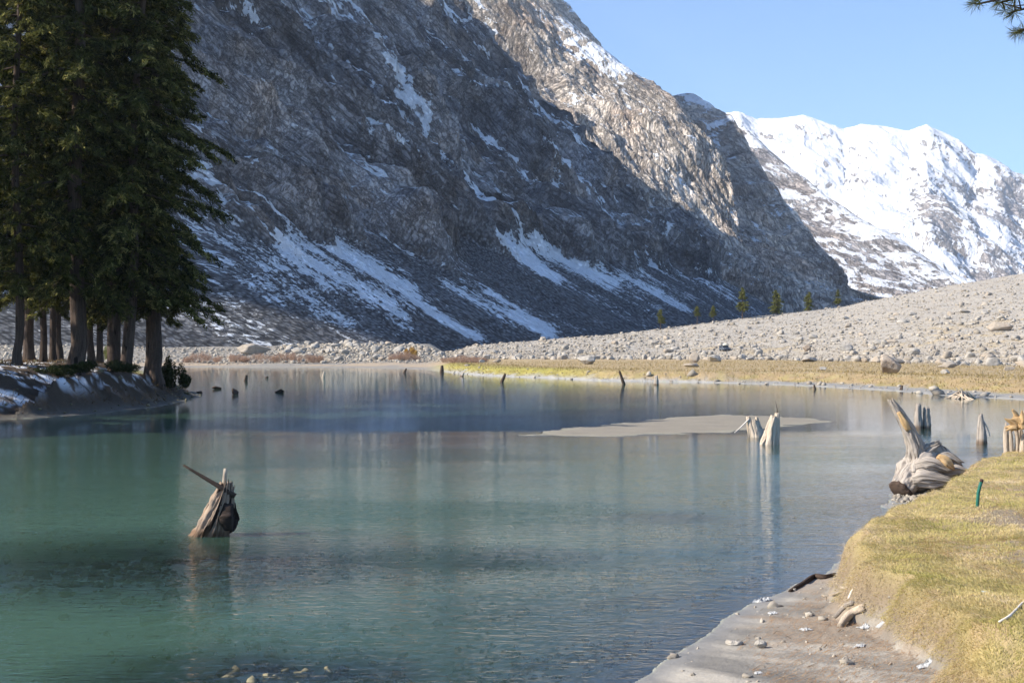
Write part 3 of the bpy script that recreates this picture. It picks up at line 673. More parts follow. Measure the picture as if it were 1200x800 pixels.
sm = segmask(pxx, pyy, [(800, 110, 830, 125, 7, .7), (828, 150, 855, 138, 5, .7), (835, 160, 880, 215, 6, .35), (850, 200, 870, 230, 5, .4), (905, 240, 925, 265, 5, .5), (945, 330, 1010, 352, 6, .4), (880, 255, 900, 280, 5, .35)])
snow = 0.08 + 0.9 * (N2[..., 2] - 0.72) + 0.45 * fbm(*along(W_, D3, 40, 110), o=4) + sm * 0.85
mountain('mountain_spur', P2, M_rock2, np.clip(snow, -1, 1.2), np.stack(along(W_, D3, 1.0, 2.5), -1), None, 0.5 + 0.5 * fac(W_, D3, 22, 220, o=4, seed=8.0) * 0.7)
# snow-streaked shoulder
rows = [[(800, 165, 3000), (850, 155, 2900), (872, 152, 2800), (905, 180, 2700), (945, 208, 2600), (985, 240, 2500), (1020, 266, 2420), (1060, 292, 2350), (1100, 317, 2280), (1126, 334, 2220), (1180, 352, 2180)],
        [(800, 170, 2600), (850, 200, 2550), (885, 225, 2500), (920, 245, 2450), (955, 265, 2400), (990, 285, 2330), (1022, 302, 2280), (1058, 318, 2230), (1095, 332, 2180), (1120, 343, 2150), (1170, 356, 2120)],
        [(800, 290, 2300), (850, 300, 2260), (890, 310, 2230), (930, 318, 2200), (965, 325, 2170), (1000, 332, 2140), (1030, 338, 2110), (1060, 344, 2090), (1090, 350, 2070), (1120, 356, 2060), (1160, 362, 2050)],
        [(800, 375, 2000)] + [(q, 375, 2000) for q in (850, 890, 930, 965, 1000, 1030, 1060, 1090, 1120, 1160)]]
P = patch(rows, 360, 300)
n = orient(P)
W_ = P + 14 * np.stack([fbm(*along(P, D3, 250, 250), o=3), fbm(*along(P + 500, D3, 250, 250), o=3), fbm(*along(P + 900, D3, 250, 250), o=3)], -1)
cr = 12 * (ridged(*along(W_, D3, 220, 600), o=2) - 0.5) + 17 * fac(P, D3, 110, 240, o=7, gain=0.56, seed=4.0)
P2 = P + n * ((cr - cr.mean()) * crestw(P, len(rows)))[..., None] * 0.7
N2 = orient(P2)
snow = 0.52 + 0.9 * (N2[..., 2] - 0.72) + 0.5 * fbm(*along(W_, D3, 60, 200), o=4)
mountain('mountain_shoulder', P2, M_rock3, np.clip(snow, -1, 1.2), np.stack(along(W_, D3, 0.7, 1.6), -1))
# far snow range
sky_px = [(780, 150), (838, 140), (862, 136), (884, 143), (908, 140), (938, 136), (960, 143), (985, 152), (1006, 146), (1022, 147), (1045, 150), (1062, 153), (1082, 147), (1098, 155), (1125, 172), (1136, 180), (1150, 182), (1168, 190), (1182, 200), (1200, 206), (1240, 222), (1300, 250), (1400, 280)]
rows = [[(x, y, 5600 - (x - 780) * 1.2) for x, y in sky_px],
        [(x + 4, y + 45, 5200 - (x - 780) * 1.3) for x, y in sky_px],
        [(x + 8, y + 105, 4700 - (x - 780) * 1.5) for x, y in sky_px],
        [(x + 10, max(y + 160, 320), 4200 - (x - 780) * 1.5) for x, y in sky_px],
        [(x + 10, 390, 3700 - (x - 780) * 1.3) for x, y in sky_px]]
P = patch(rows, 460, 300, True)
n = orient(P); D5 = (.15, -.72, -.68)
W_ = P + 90 * np.stack([fbm(*along(P, D5, 500, 500), o=3), fbm(*along(P + 500, D5, 500, 500), o=3), fbm(*along(P + 900, D5, 500, 500), o=3)], -1)
cr = 30 * (ridged(*along(W_, D5, 420, 1000), o=3) - 0.5) + 42 * fac(P, D5, 240, 480, o=8, gain=0.6, seed=5.0)
P2 = P + n * ((cr - cr.mean()) * crestw(P, len(rows)))[..., None] * 0.7
pxx, pyy = proj(P2); N2 = orient(P2)
rocky = sstep(1010, 1150, pxx + 1.1 * (pyy - 220)) 
snow = 0.84 - 0.5 * rocky + 1.3 * (N2[..., 2] - 0.66) + 0.45 * fbm(*along(W_, D5, 160, 320), o=5, gain=.6) * (0.5 + rocky)
mountain('snow_mountain', P2, M_rock3, np.clip(snow, -1, 1.4), np.stack(along(W_, D5, 1.0, 2.0), -1))

# unseen ridge, added out of view on the left to shade the slope
xs = np.linspace(-1900, -430, 90); ys = np.linspace(205, 1500, 80)
XX, YY = np.meshgrid(xs, ys, indexing='ij')
hh = 950 * sstep(-440, -800, XX) * sstep(215, 290, YY) * sstep(700, 520, YY)
hh = hh * (1 + 0.08 * fbm(XX / 160, YY / 160, 2, 4)) + 20 * fbm(XX / 60, YY / 60, 3, 4) * sstep(0, 60, hh) - 3
mountain('added_shade_ridge', np.stack([XX, YY, hh], -1), M_rock1, np.full(XX.shape, 0.2), np.stack([XX, YY, hh], -1))

# ------------------------------------------------------------------ where a line of sight meets the ground
_ys = np.concatenate([np.arange(6, 40, 0.05), np.arange(40, 140, 0.2), np.arange(140, 450, 0.6)])
def hit(px, py, level=None):
    X = (px - 600) / FPX * _ys; zr = CAM_H + (HY - py) / FPX * _ys
    zg = zones(X, _ys)['z']
    if level is not None: zg = np.maximum(zg, level)
    k = np.argmax(zg >= zr) if (zg >= zr).any() else len(_ys) - 1
    return np.array([X[k], _ys[k], zg[k]])

# ------------------------------------------------------------------ conifers
def leaf_quads(C, A, B, L, Wd, tone):
    """rhombic needle sprays: centre, long axis, cross axis"""
    V = np.stack([C - A * L[:, None] * .5, C + B * Wd[:, None] * .5, C + A * L[:, None] * .5, C - B * Wd[:, None] * .5], 1)
    return V.reshape(-1, 3), np.arange(len(C) * 4).reshape(-1, 4), np.repeat(tone, 4)
def unit(a): return a / (np.linalg.norm(a, axis=-1, keepdims=True) + 1e-9)
def conifer(seed, H, r0, z0, R, nbr, twigs=6.5, per=34, spray=(0.2, 0.46), wid=(0.04, 0.095), lean=(0, 0), droop=0.5, bare=0.0, mat=None, nseg=14, top_gap=None):
    r = np.random.default_rng(seed)
    nz = 14; zz = np.array([-0.5, 0, 0.25, 0.7, 1.5] + list(np.linspace(2.5, H, nz)))
    wobx = 0.15 * np.sin(zz * 0.35 + seed); path = np.stack([lean[0] * zz + wobx * (zz > 1), lean[1] * zz, zz], -1)
    path[:, 0] -= path[1, 0]
    rr = r0 * (1 - np.clip(zz / H, 0, 1)) ** 0.8 + 0.02; rr[:4] *= (1.7, 1.55, 1.25, 1.05)
    tb = MB(); tb.add(*tube(path, rr, nseg, flute=0.10, seed=seed))
    Cs, As, Bs, Ls, Ws, Ts = [], [], [], [], [], []
    for b in range(nbr):
        t = (b + r.random()) / nbr
        z = z0 + (H - z0) * t ** 1.05
        if top_gap and top_gap[0] < t < top_gap[1]: continue
        phi = b * 2.399 + r.normal() * 0.5
        prof = (0.62 + 0.38 * min(1, t * 4)) * (1 - t) ** 0.55 + 0.05
        L = R * prof * r.uniform(0.45, 1.25)
        d = np.array([math.cos(phi), math.sin(phi), 0]); sd_ = np.array([-d[1], d[0], 0])
        bx = np.interp(z, zz, path[:, 0]); by = np.interp(z, zz, path[:, 1]); base = np.array([bx, by, z])
        up = r.uniform(0.02, 0.22) - 0.15 * (1 - t); dr = droop * r.uniform(0.6, 1.2) * (1.1 - 0.6 * t)
        f = lambda q: base + d * (L * q) + np.array([0, 0, 1]) * (L * (up * q - dr * q * q + 0.12 * dr * q ** 4))
        if r0 > 0.1: tb.add(*tube([f(0), f(.3), f(.62), f(.95)], [0.018 * L + .012, 0.013 * L + .01, 0.009 * L + .006, 0.006], 4, cap0=False, cap1=False))
        nt = max(3, int(L * twigs))
        for q in r.uniform(0.07 + bare, 1.0, nt):
            o0 = f(q); side = r.choice([-1, 1]); tl = (0.28 + 0.42 * (1 - q)) * L * r.uniform(0.4, 1.0) * 0.62 + 0.15
            td = unit(d * r.uniform(0.5, 1.0) + sd_ * side * r.uniform(0.3, 1.0) + np.array([0, 0, -0.35 + 0.2 * r.normal()]))
            w = r.random(per)
            c = o0 + td * (tl * w)[:, None] + np.array([0, 0, -0.22]) * (tl * w ** 2)[:, None] + r.normal(size=(per, 3)) * 0.07
            a = unit(td + r.normal(size=(per, 3)) * 0.55 + np.array([0, 0, -0.25]))
            bb = unit(np.cross(a, r.normal(size=(per, 3))))
            Cs.append(c); As.append(a); Bs.append(bb); Ls.append(r.uniform(*spray, per)); Ws.append(r.uniform(*wid, per))
            Ts.append(np.clip(r.normal(0.42, 0.2, per) + r.normal() * 0.28, 0, 1))
    V, F, T = leaf_quads(*map(np.concatenate, (Cs, As, Bs, Ls, Ws, Ts)))
    return tb.build('trunk', M_bark), mesh('crown', V, F, mat or M_needle, {'tone': T})
CONS = [conifer(11, 36, 0.36, 4.6, 4.7, 150), conifer(12, 34, 0.30, 5.2, 4.4, 138, lean=(0.04, 0)), conifer(13, 35, 0.2, 4.6, 3.7, 125),
        conifer(14, 36, 0.40, 4.8, 4.5, 148, droop=0.62), conifer(15, 33, 0.17, 4.2, 3.3, 112), conifer(16, 24, 0.36, 4.6, 4.2, 80)]
GROVE = [  # photo x of the trunk, depth, kind, turn, size, label
    (20, 74, 2, 0.3, 1.0, 'dark conifer with low drooping boughs at the far left edge of the grove'),
    (51, 83, 4, 1.0, 1.0, 'slender dark conifer between the leftmost trunk and the pair of thin trunks'),
    (62, 92, 4, 2.2, 1.05, 'thin sunlit conifer trunk, left one of the close pair at the back'),
    (70, 94, 2, 3.0, 0.95, 'thin conifer trunk, right one of the close pair at the back'),
    (90, 76, 3, 0.0, 1.0, 'massive straight conifer trunk standing in front of the grove on the mound'),
    (107, 84, 2, 4.0, 0.95, 'narrow conifer directly right of the massive front trunk'),
    (117, 96, 4, 5.0, 1.1, 'slim reddish conifer trunk seen in the gap left of the widest dark trunk'),
    (134, 79, 0, 1.7, 1.0, 'widest dark conifer trunk beside the leaning pale-edged trunk'),
    (147, 78, 1, 0.0, 1.0, 'leaning conifer with its left edge lit pale, tilting to the right'),
    (181, 82, 0, 2.6, 0.96, 'rightmost tall conifer with sunlit left bark nearest the tip of the point'),
    (173, 88, 2, 0.8, 1.0, 'conifer half hidden behind the rightmost tall conifer'),
    (34, 95, 0, 5.5, 0.9, 'big conifer deep in the shade behind the left side of the grove'),
    (-250, 55, 5, 2.0, 1.0, 'conifer just outside the left picture edge above the mud shore'),
    (-455, 47.5, 5, 4.1, 1.0, 'second conifer outside the left picture edge'),
    (-330, 51, 5, 1.1, 1.0, 'third conifer outside the left picture edge, standing further back'),
    (-560, 49.5, 5, 0.2, 0.95, 'fourth conifer outside the left picture edge, nearest the water'),
    (-30, 84, 1, 3.3, 1.0, 'conifer behind the far left edge of the grove'),
    (-150, 66, 5, 3.9, 0.9, 'conifer standing well back outside the left picture edge'),
    (-430, 70, 5, 2.9, 1.1, 'conifer far outside the left picture edge, at the back of the grove'),
    (-330, 62, 5, 5.1, 1.0, 'conifer furthest outside the left picture edge')]
used = set()
for px_, Y_, k_, rz_, sc_, lab_ in GROVE:
    x_ = (px_ - 600) / FPX * Y_
    e = tag(obj('conifer_tree', None, loc=(x_, Y_, hz(x_, Y_) - 0.05), rotz=rz_ if k_ != 1 else 0.0, scale=(sc_ * 1.1,) * 3), lab_, 'conifer', 'conifers of the grove on the point')
    obj('trunk', CONS[k_][0], e); obj('crown', CONS[k_][1], e)

# small pines on the crest of the stony slope
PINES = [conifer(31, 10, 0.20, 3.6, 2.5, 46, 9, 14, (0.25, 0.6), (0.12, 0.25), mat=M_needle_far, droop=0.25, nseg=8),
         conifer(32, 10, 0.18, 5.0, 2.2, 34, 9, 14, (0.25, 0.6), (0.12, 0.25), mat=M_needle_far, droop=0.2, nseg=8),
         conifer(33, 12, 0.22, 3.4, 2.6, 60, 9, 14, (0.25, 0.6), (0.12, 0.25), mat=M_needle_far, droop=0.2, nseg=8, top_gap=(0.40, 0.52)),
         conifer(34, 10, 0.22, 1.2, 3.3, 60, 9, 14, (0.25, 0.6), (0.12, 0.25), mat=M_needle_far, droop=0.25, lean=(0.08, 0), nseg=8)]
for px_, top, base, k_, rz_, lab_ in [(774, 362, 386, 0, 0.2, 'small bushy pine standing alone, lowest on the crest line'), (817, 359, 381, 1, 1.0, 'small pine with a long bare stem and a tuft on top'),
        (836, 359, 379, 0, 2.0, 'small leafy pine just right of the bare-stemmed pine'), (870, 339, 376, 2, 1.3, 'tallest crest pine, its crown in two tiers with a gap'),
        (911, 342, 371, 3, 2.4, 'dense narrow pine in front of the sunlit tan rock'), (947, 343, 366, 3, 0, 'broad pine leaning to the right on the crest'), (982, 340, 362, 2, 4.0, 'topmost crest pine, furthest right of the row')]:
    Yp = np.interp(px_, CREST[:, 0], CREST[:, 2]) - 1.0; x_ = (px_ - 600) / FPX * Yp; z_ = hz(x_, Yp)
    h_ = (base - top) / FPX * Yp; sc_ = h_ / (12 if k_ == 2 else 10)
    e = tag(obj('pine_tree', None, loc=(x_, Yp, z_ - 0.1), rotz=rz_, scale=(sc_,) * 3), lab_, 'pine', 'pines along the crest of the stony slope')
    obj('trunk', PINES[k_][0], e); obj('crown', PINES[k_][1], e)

# overhanging pine on the near bank, only a bough tip in view
def near_pine():
    r = np.random.default_rng(77)
    e = tag(obj('overhanging_pine', None, loc=(8.2, 11.4, hz(8.2, 11.4) - 0.1)), 'pine on the near bank whose long-needled bough tips hang into the top right corner', 'pine')
    tb = MB(); tb.add(*tube([(0, 0, -0.4), (0, 0, 0.5), (0.05, 0, 3), (-0.05, 0.1, 7), (0, 0, 12)], [0.30, 0.24, 0.2, 0.15, 0.03], 14, flute=0.1, seed=3, sub=3))
    Cs, As, Bs, Ls, Ws, Ts = [], [], [], [], [], []
    zb = hz(8.2, 11.4)
    tips = [px2w(1148, 4, 10.6), px2w(1175, 2, 10.8), px2w(1186, 14, 10.9), px2w(1200, 34, 11.0), px2w(1160, -22, 10.5), px2w(1215, -10, 11.2)]
    for i, tp in enumerate(tips + [np.array([8.2 + 2.6 * math.cos(q), 11.4 + 2.6 * math.sin(q), zb + 5.5 + 0.5 * k]) for k, q in enumerate(r.uniform(-1.2, 4.4, 16))]):
        T = tp - np.array([8.2, 11.4, zb - 0.1]); b0 = np.array([0, 0, T[2] + (0.5 if i < 6 else -0.4)])
        mid = (b0 + T) / 2 + np.array([0, 0, 0.25 if i < 6 else 0])
        tb.add(*tube([b0, mid, T], [0.05, 0.03, 0.008], 6, sub=3, cap0=False))
        for q in np.concatenate([r.uniform(0.55, 1.0, 14), [1.0, 1.0]]):
            c0 = (1 - q) ** 2 * b0 + 2 * q * (1 - q) * (2 * mid - (b0 + T) / 2) + q * q * T
            tw = c0 + r.normal(size=3) * np.array([0.16, 0.16, 0.09]) * (1 if q < 1 else 0.1)
            tb.add(*tube([c0, tw], [0.008, 0.004], 4, cap0=False))
            n = 46; a = unit(r.normal(size=(n, 3)) + unit(T - b0) * 0.9 + np.array([0, 0, -0.2])); L = r.uniform(0.07, 0.14, n)
            Cs.append(tw + a * L[:, None] * .5); As.append(a); Bs.append(unit(np.cross(a, r.normal(size=(n, 3))))); Ls.append(L); Ws.append(np.full(n, 0.0045)); Ts.append(r.uniform(0.1, 0.9, n))
    obj('trunk', tb.build('trunk', M_bark), e)
    V, F, T = leaf_quads(*map(np.concatenate, (Cs, As, Bs, Ls, Ws, Ts)))
    obj('crown', mesh('crown', V, F, M_needle, {'tone': T}), e)
near_pine()

# ------------------------------------------------------------------ shrubs
def shrub(seed, n, w, h, d, lean=0.5, spray=(0.2, 0.5), wid=(0.02, 0.05), mat=None, lumps=7, up=0.8):
    r = np.random.default_rng(seed)
    cx = r.uniform(-0.5, 0.5, lumps) * w; cy = r.uniform(-0.5, 0.5, lumps) * d; ch = h * r.uniform(0.55, 1.0, lumps) * (1 - 0.5 * (np.abs(cx) / (w * .5)) ** 2)
    k = r.integers(0, lumps, n); q = r.random(n) ** 0.6
    ph = r.uniform(0, 2 * np.pi, n); sp = r.random(n) ** 0.5 * w / lumps * 1.6
    C = np.stack([cx[k] + np.cos(ph) * sp * (0.4 + 0.6 * q), cy[k] + np.sin(ph) * sp * (0.4 + 0.6 * q), ch[k] * q * (1 - 0.35 * (sp / (w / lumps * 1.6)) ** 2)], -1)
    a = unit(r.normal(size=(n, 3)) * lean + np.array([0, 0, up])); b = unit(np.cross(a, r.normal(size=(n, 3))))
    V, F, T = leaf_quads(C, a, b, r.uniform(*spray, n), r.uniform(*wid, n), np.clip(r.normal(.45, .25, n), 0, 1))
    return mesh('shrub', V, F, mat, {'tone': T})
def put_shrub(name, px_, py_, seed, n, w, h, d, lab, cat, group=None, pos=None, **kw):
    p = hit(px_, py_) if pos is None else (pos[0], pos[1], hz(*pos)); tag(obj(name, shrub(seed, n, w, h, d, **kw), loc=(p[0], p[1], p[2] - 0.03)), lab, cat, group)
put_shrub('juniper_bush', 208, 433, 1, 3600, 1.9, 2.3, 1.8, 'dark rounded juniper bush at the right end of the wooded point', 'bush', pos=(-22.7, 85.5), mat=M_bush_dark, lean=0.9, spray=(0.12, 0.3), wid=(0.04, 0.09), lumps=9)
put_shrub('low_bush', 122, 437, 2, 4500, 5.0, 0.8, 2.0, 'low dark green scrub spreading below the leaning conifer', 'bush', mat=M_bush_dark, lean=1.0, spray=(0.1, 0.25), wid=(0.03, 0.07), lumps=12)
put_shrub('low_bush', 66, 441, 3, 2200, 2.6, 0.6, 1.5, 'low dark scrub on the snow left of the massive front trunk', 'bush', mat=M_bush_dark, lean=1.0, spray=(0.1, 0.25), wid=(0.03, 0.07), lumps=8)
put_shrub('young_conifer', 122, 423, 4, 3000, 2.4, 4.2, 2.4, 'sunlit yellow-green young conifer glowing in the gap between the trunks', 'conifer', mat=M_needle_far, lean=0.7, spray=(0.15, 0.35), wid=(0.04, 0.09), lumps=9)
for i, (x0, wpx, hm) in enumerate([(238, 38, 2.4), (270, 40, 2.1), (305, 44, 2.3), (338, 38, 2.5), (366, 30, 2.0)]):
    put_shrub('bare_thicket', x0, 424.5 - 0.4 * (i % 2), 20 + i, 3600, wpx / FPX * 262, hm, 6, ['reddish bare thicket nearest the wooded point on the far shore', 'reddish bare thicket in front of the pale flat boulder, left half', 'reddish bare thicket below the right end of the flat boulder', 'reddish bare thicket in front of the rubble mound', 'small reddish thicket at the right end of the row before the rubble'][i], 'thicket', 'reddish thickets on the far shore', mat=M_brush, spray=(0.25, 0.6), wid=(0.02, 0.05), lumps=12)
put_shrub('bare_thicket', 474, 423, 30, 5200, 6.5, 2.3, 5, 'rounded reddish thicket right of the rubble mound', 'thicket', 'reddish thickets on the far shore', mat=M_brush, spray=(0.25, 0.6), wid=(0.02, 0.05), lumps=10)
put_shrub('autumn_bush', 482, 419, 31, 1500, 2.2, 3.6, 2.0, 'orange autumn bush rising behind the rounded thicket', 'bush', mat=M_brush_orange, spray=(0.25, 0.5), wid=(0.08, 0.16), lumps=7)
put_shrub('bare_thicket', 537, 425, 32, 4200, 6.5, 1.5, 5, 'pale reddish thicket at the left tip of the meadow', 'thicket', 'reddish thickets on the far shore', mat=M_brush, spray=(0.25, 0.6), wid=(0.02, 0.05), lumps=10)
put_shrub('bare_thicket', 556, 424, 33, 2600, 4.5, 1.2, 4, 'low faded thicket behind the left end of the green bank', 'thicket', 'reddish thickets on the far shore', mat=M_brush, spray=(0.25, 0.6), wid=(0.02, 0.05), lumps=8)

# ------------------------------------------------------------------ boulders and stones
def icos(sub):
    import bmesh
    bm = bmesh.new(); bmesh.ops.create_icosphere(bm, subdivisions=sub, radius=1.0)
    V = np.array([v.co[:] for v in bm.verts]); F = np.array([[v.index for v in f.verts] for f in bm.faces]); bm.free(); return V, F
I3, F3 = icos(4); I2, F2 = icos(3); I1, F1 = icos(2); I0, F0 = icos(1)
def rock(seed, V, F, mat, planes=11, rough=0.06, size=(1, .8, .7), name='boulder', tilt=0.0):
    r = np.random.default_rng(seed); D = unit(V)
    n = unit(r.normal(size=(planes, 3))); d = r.uniform(0.45, 0.95, planes)
    q = D @ n.T; R = np.min(np.where(q > 0.05, d / np.maximum(q, 0.05), 9), axis=1); R = np.minimum(R, 1.15)
    R = R * (1 + rough * fbm(D[:, 0] * 2 + seed, D[:, 1] * 2, D[:, 2] * 2, 5, 0.6))
    P = D * R[:, None] * np.array(size) * 0.5
    if tilt:
        c, s_ = math.cos(tilt), math.sin(tilt); P = np.stack([P[:, 0] * c + P[:, 2] * s_, P[:, 1], -P[:, 0] * s_ + P[:, 2] * c], -1)
    P[:, 2] -= P[:, 2].min() + 0.12 * np.ptp(P[:, 2])
    return mesh(name, P, F, mat, None, False)
def put_rock(px_, py_, w, h, seed, lab, mat=None, group=None, name='boulder', cat='boulder', tilt=0.0, planes=11, level=None):
    p = hit(px_, py_, level); sc = p[1] / FPX
    me = rock(seed, I3, F3, mat or M_boulder, planes=planes, size=(w * sc, w * sc * 0.8, h * sc * 1.15), tilt=tilt, name=name)
    return tag(obj(name, me, loc=(p[0], p[1] + w * sc * 0.3, p[2]), rotz=0), lab, cat, group)
BIG = [(1043, 438, 30, 21, 101, 'large brown tilted boulder standing alone on the golden meadow', M_boulder_brown, -0.5), (688, 427, 28, 13, 102, 'pale boulder with a deep dark right face at the left of the meadow', None, 0.2),
       (813, 430, 20, 8, 103, 'low pale boulder lying in front of the pointed grey boulder', None, 0), (816, 425, 14, 13, 104, 'pointed grey boulder above the posts in the shallow water', None, 0.5), (836, 424, 18, 9, 105, 'wedge-shaped boulder with a dark shaded end, right of the pointed grey boulder', None, 0.3),
       (785, 421, 11, 8, 106, 'small rounded boulder left of the pointed grey boulder', None, 0), (891, 418, 11, 9, 107, 'square-cut pale block at the edge of the meadow', None, 0), (947, 412, 13, 8, 108, 'tan boulder with a tilted top left of the large brown boulder', M_boulder_brown, 0.3),
       (949, 424, 20, 9, 109, 'pale cluster-like boulder on the meadow edge above the pale stones', None, 0), (919, 421, 16, 6, 110, 'flat whitish boulder between the square-cut block and the pale cluster', None, 0), (991, 412, 18, 9, 111, 'broad pale boulder at the foot of the stony slope', None, 0),
       (965, 434, 11, 4, 112, 'small flat grey rock lying in the golden grass', None, 0), (1113, 431, 24, 8, 113, 'long flat white boulder right of the large brown boulder', None, 0), (1109, 439, 12, 7, 114, 'small grey rock just below the long flat white boulder', None, 0),
       (1160, 423, 17, 10, 115, 'blocky white boulder near the right end of the meadow', None, 0), (1195, 424, 14, 7, 116, 'pale boulder cut by the right picture edge', None, 0), (1185, 434, 17, 5, 117, 'flat grey slab in the grass at the right', None, 0), (1070, 416, 18, 8, 118, 'pale boulder directly behind the large brown boulder', None, 0),
       (1116, 401, 10, 7, 119, 'orange-tinted boulder halfway up the stony slope', M_boulder_brown, 0), (1131, 367, 14, 5, 120, 'flat boulder high up on the stony slope near the crest', None, 0), (1175, 388, 26, 12, 121, 'wide pale outcrop on the right of the stony slope', None, 0), (1055, 397, 9, 7, 122, 'squat boulder in the middle of the stony slope', None, 0),
       (1111, 375, 9, 6, 123, 'lone boulder on the upper stony slope', None, 0), (994, 384, 8, 5, 124, 'dark-sided boulder below the crest pines', None, 0), (1023, 411, 9, 6, 125, 'small upright boulder left behind the large brown boulder', None, 0.3), (632, 398, 7, 5, 126, 'rounded boulder perched on the low crest in front of the shaded scree', None, 0),
       (295, 416, 36, 14, 127, 'big pale flat-topped boulder on the far left shore', None, 0.12), (270, 419, 18, 6, 128, 'low boulder left of the big flat-topped boulder', None, 0), (342, 408, 16, 6, 129, 'long boulder on top of the rubble mound', None, 0), (564, 425, 7, 5, 130, 'small whitish boulder at the thickets by the meadow tip', None, 0),
       (583, 425, 10, 5, 131, 'pale low boulder behind the green bank', None, 0), (395, 423, 9, 6, 132, 'dark-edged boulder at the foot of the rubble mound', None, 0), (724, 422, 6, 4, 133, 'little boulder right of the dark-faced boulder', None, 0), (867, 416, 6, 5, 134, 'small dark-shadowed rock next to the parked vehicle', None, 0)]
for x_, y_, w_, h_, sd_, lab_, m_, tl_ in BIG: put_rock(x_, y_, w_, h_, sd_, lab_, m_, tilt=tl_)
for x_, y_, w_, h_, sd_, lab_ in [(274, 462, 9, 8, 141, 'dark pointed rock in the water off the wooded point'), (328, 460, 12, 5, 142, 'dark flat rock alone in the shaded water'), (254, 456, 11, 4, 143, 'low dark rock between the point and the pointed rock'),
        (233, 461, 8, 4, 144, 'grey rock at the very tip of the wooded point'), (312, 443, 5, 3, 145, 'tiny dark rock furthest out in the shaded water')]:
    put_rock(x_, y_, w_, h_, sd_, lab_, M_drift_dark, 'dark rocks in the shaded water', 'lake_rock', 'rock', level=0.0)
r = np.random.default_rng(51)
PROTO = [rock(200 + i, I2, F2, M_boulder, planes=10, rough=0.10, size=(1, r.uniform(.65, 1), r.uniform(.55, .95)), tilt=r.uniform(-.5, .5)) for i in range(12)]
cand_px = r.uniform(505, 1230, 9000); cand_f = r.random(9000) ** 1.6
yf_ = np.interp(cand_px, FOOT[:, 0], FOOT[:, 1]); yc_ = np.interp(cand_px, CREST[:, 0], CREST[:, 2])
cY = yf_ - 18 + cand_f * (yc_ - yf_ + 14); cX = (cand_px - 600) / FPX * cY; cz = zones(cX, cY)['z']
size = 0.25 + r.pareto(2.3, 9000) * 0.25; size = np.minimum(size, 1.9)
order = np.argsort(-size / cY)
nb = 0; taken = []
for i in order:
    if nb >= 150: break
    if any((cX[i] - a) ** 2 + (cY[i] - b) ** 2 < 1.5 for a, b in taken): continue
    taken.append((cX[i], cY[i])); nb += 1
    o = obj('boulder', PROTO[nb % 12], loc=(cX[i], cY[i], cz[i] - 0.12 * size[i]), rotz=r.uniform(0, 6.28), scale=(size[i] * r.uniform(.8, 1.3), size[i], size[i] * r.uniform(.7, 1.05)))
    tag(o, 'grey boulder among the many alike strewn over the sunlit stony slope', 'boulder', 'boulders strewn over the stony slope')
n2_ = 1500; lpx = np.clip(r.normal(415, 45, n2_), 335, 515); lY = r.uniform(258, 338, n2_); lX = (lpx - 600) / FPX * lY; lz = zones(lX, lY)['z']; ls = np.minimum(0.45 + r.pareto(2.8, n2_) * 0.4, 2.2)
for i in np.argsort(-ls)[:45]:
    o = obj('boulder', PROTO[i % 12], loc=(lX[i], lY[i], lz[i] - 0.05), rotz=r.uniform(0, 6.28), scale=(ls[i] * r.uniform(.8, 1.3), ls[i], ls[i] * r.uniform(.7, 1.05)))
    tag(o, 'grey boulder among the many alike heaped in the rubble mound on the far shore', 'boulder', 'boulders of the rubble mound')
def stones(name, X, Y, Zs, sz, seed, I=I0, F=F0, mat=None):
    r = np.random.default_rng(seed); n = len(X); nvt = len(I)
    var = np.stack([I * (1 + 0.28 * r.normal(size=(nvt, 1))) for _ in range(24)])
    th = r.uniform(0, 6.28, n); c, s_ = np.cos(th), np.sin(th)
    B = var[r.integers(0, 24, n)]
    B = B * (sz[:, None] * 0.5 * np.stack([r.uniform(.8, 1.4, n), r.uniform(.7, 1.1, n), r.uniform(.5, .9, n)], -1))[:, None, :]
    x = B[..., 0] * c[:, None] - B[..., 1] * s_[:, None]; y = B[..., 0] * s_[:, None] + B[..., 1] * c[:, None]
    V = np.stack([x + X[:, None], y + Y[:, None], B[..., 2] + (Zs + sz * 0.12)[:, None]], -1).reshape(-1, 3)
    Fa = (F[None] + (np.arange(n) * nvt)[:, None, None]).reshape(-1, 3)
    o = obj(name, mesh(name, V, Fa, mat or M_stones, {'tone': np.repeat(r.random(n), nvt)}))
    return tag(o, kind='stuff')
n = 30000; spx = r.uniform(500, 1260, n); f_ = r.random(n) ** 1.3
yf_ = np.interp(spx, FOOT[:, 0], FOOT[:, 1]); yc_ = np.interp(spx, CREST[:, 0], CREST[:, 2])
sY = yf_ - 6 + f_ * (yc_ - yf_ + 16) + r.normal(size=n) * 3; sX = (spx - 600) / FPX * sY
ss = np.minimum(0.15 + r.pareto(2.6, n) * 0.19, 1.2)
tag(stones('loose_stones', sX, sY, zones(sX, sY)['z'], ss, 1), 'loose grey stones covering the sunlit slope beyond the meadow', 'stones')
n = 15000; spx = np.concatenate([np.clip(r.normal(415, 50, 6000), 330, 520), r.uniform(-40, 520, 9000)]); sY = np.concatenate([r.uniform(254, 342, 6000), r.uniform(250, 345, 9000)]); sX = (spx - 600) / FPX * sY
tag(stones('rubble_stones', sX, sY, zones(sX, sY)['z'], np.minimum(0.2 + r.pareto(3.0, n) * 0.3, 1.2), 2), 'pale rubble stones on the far left shore', 'stones')
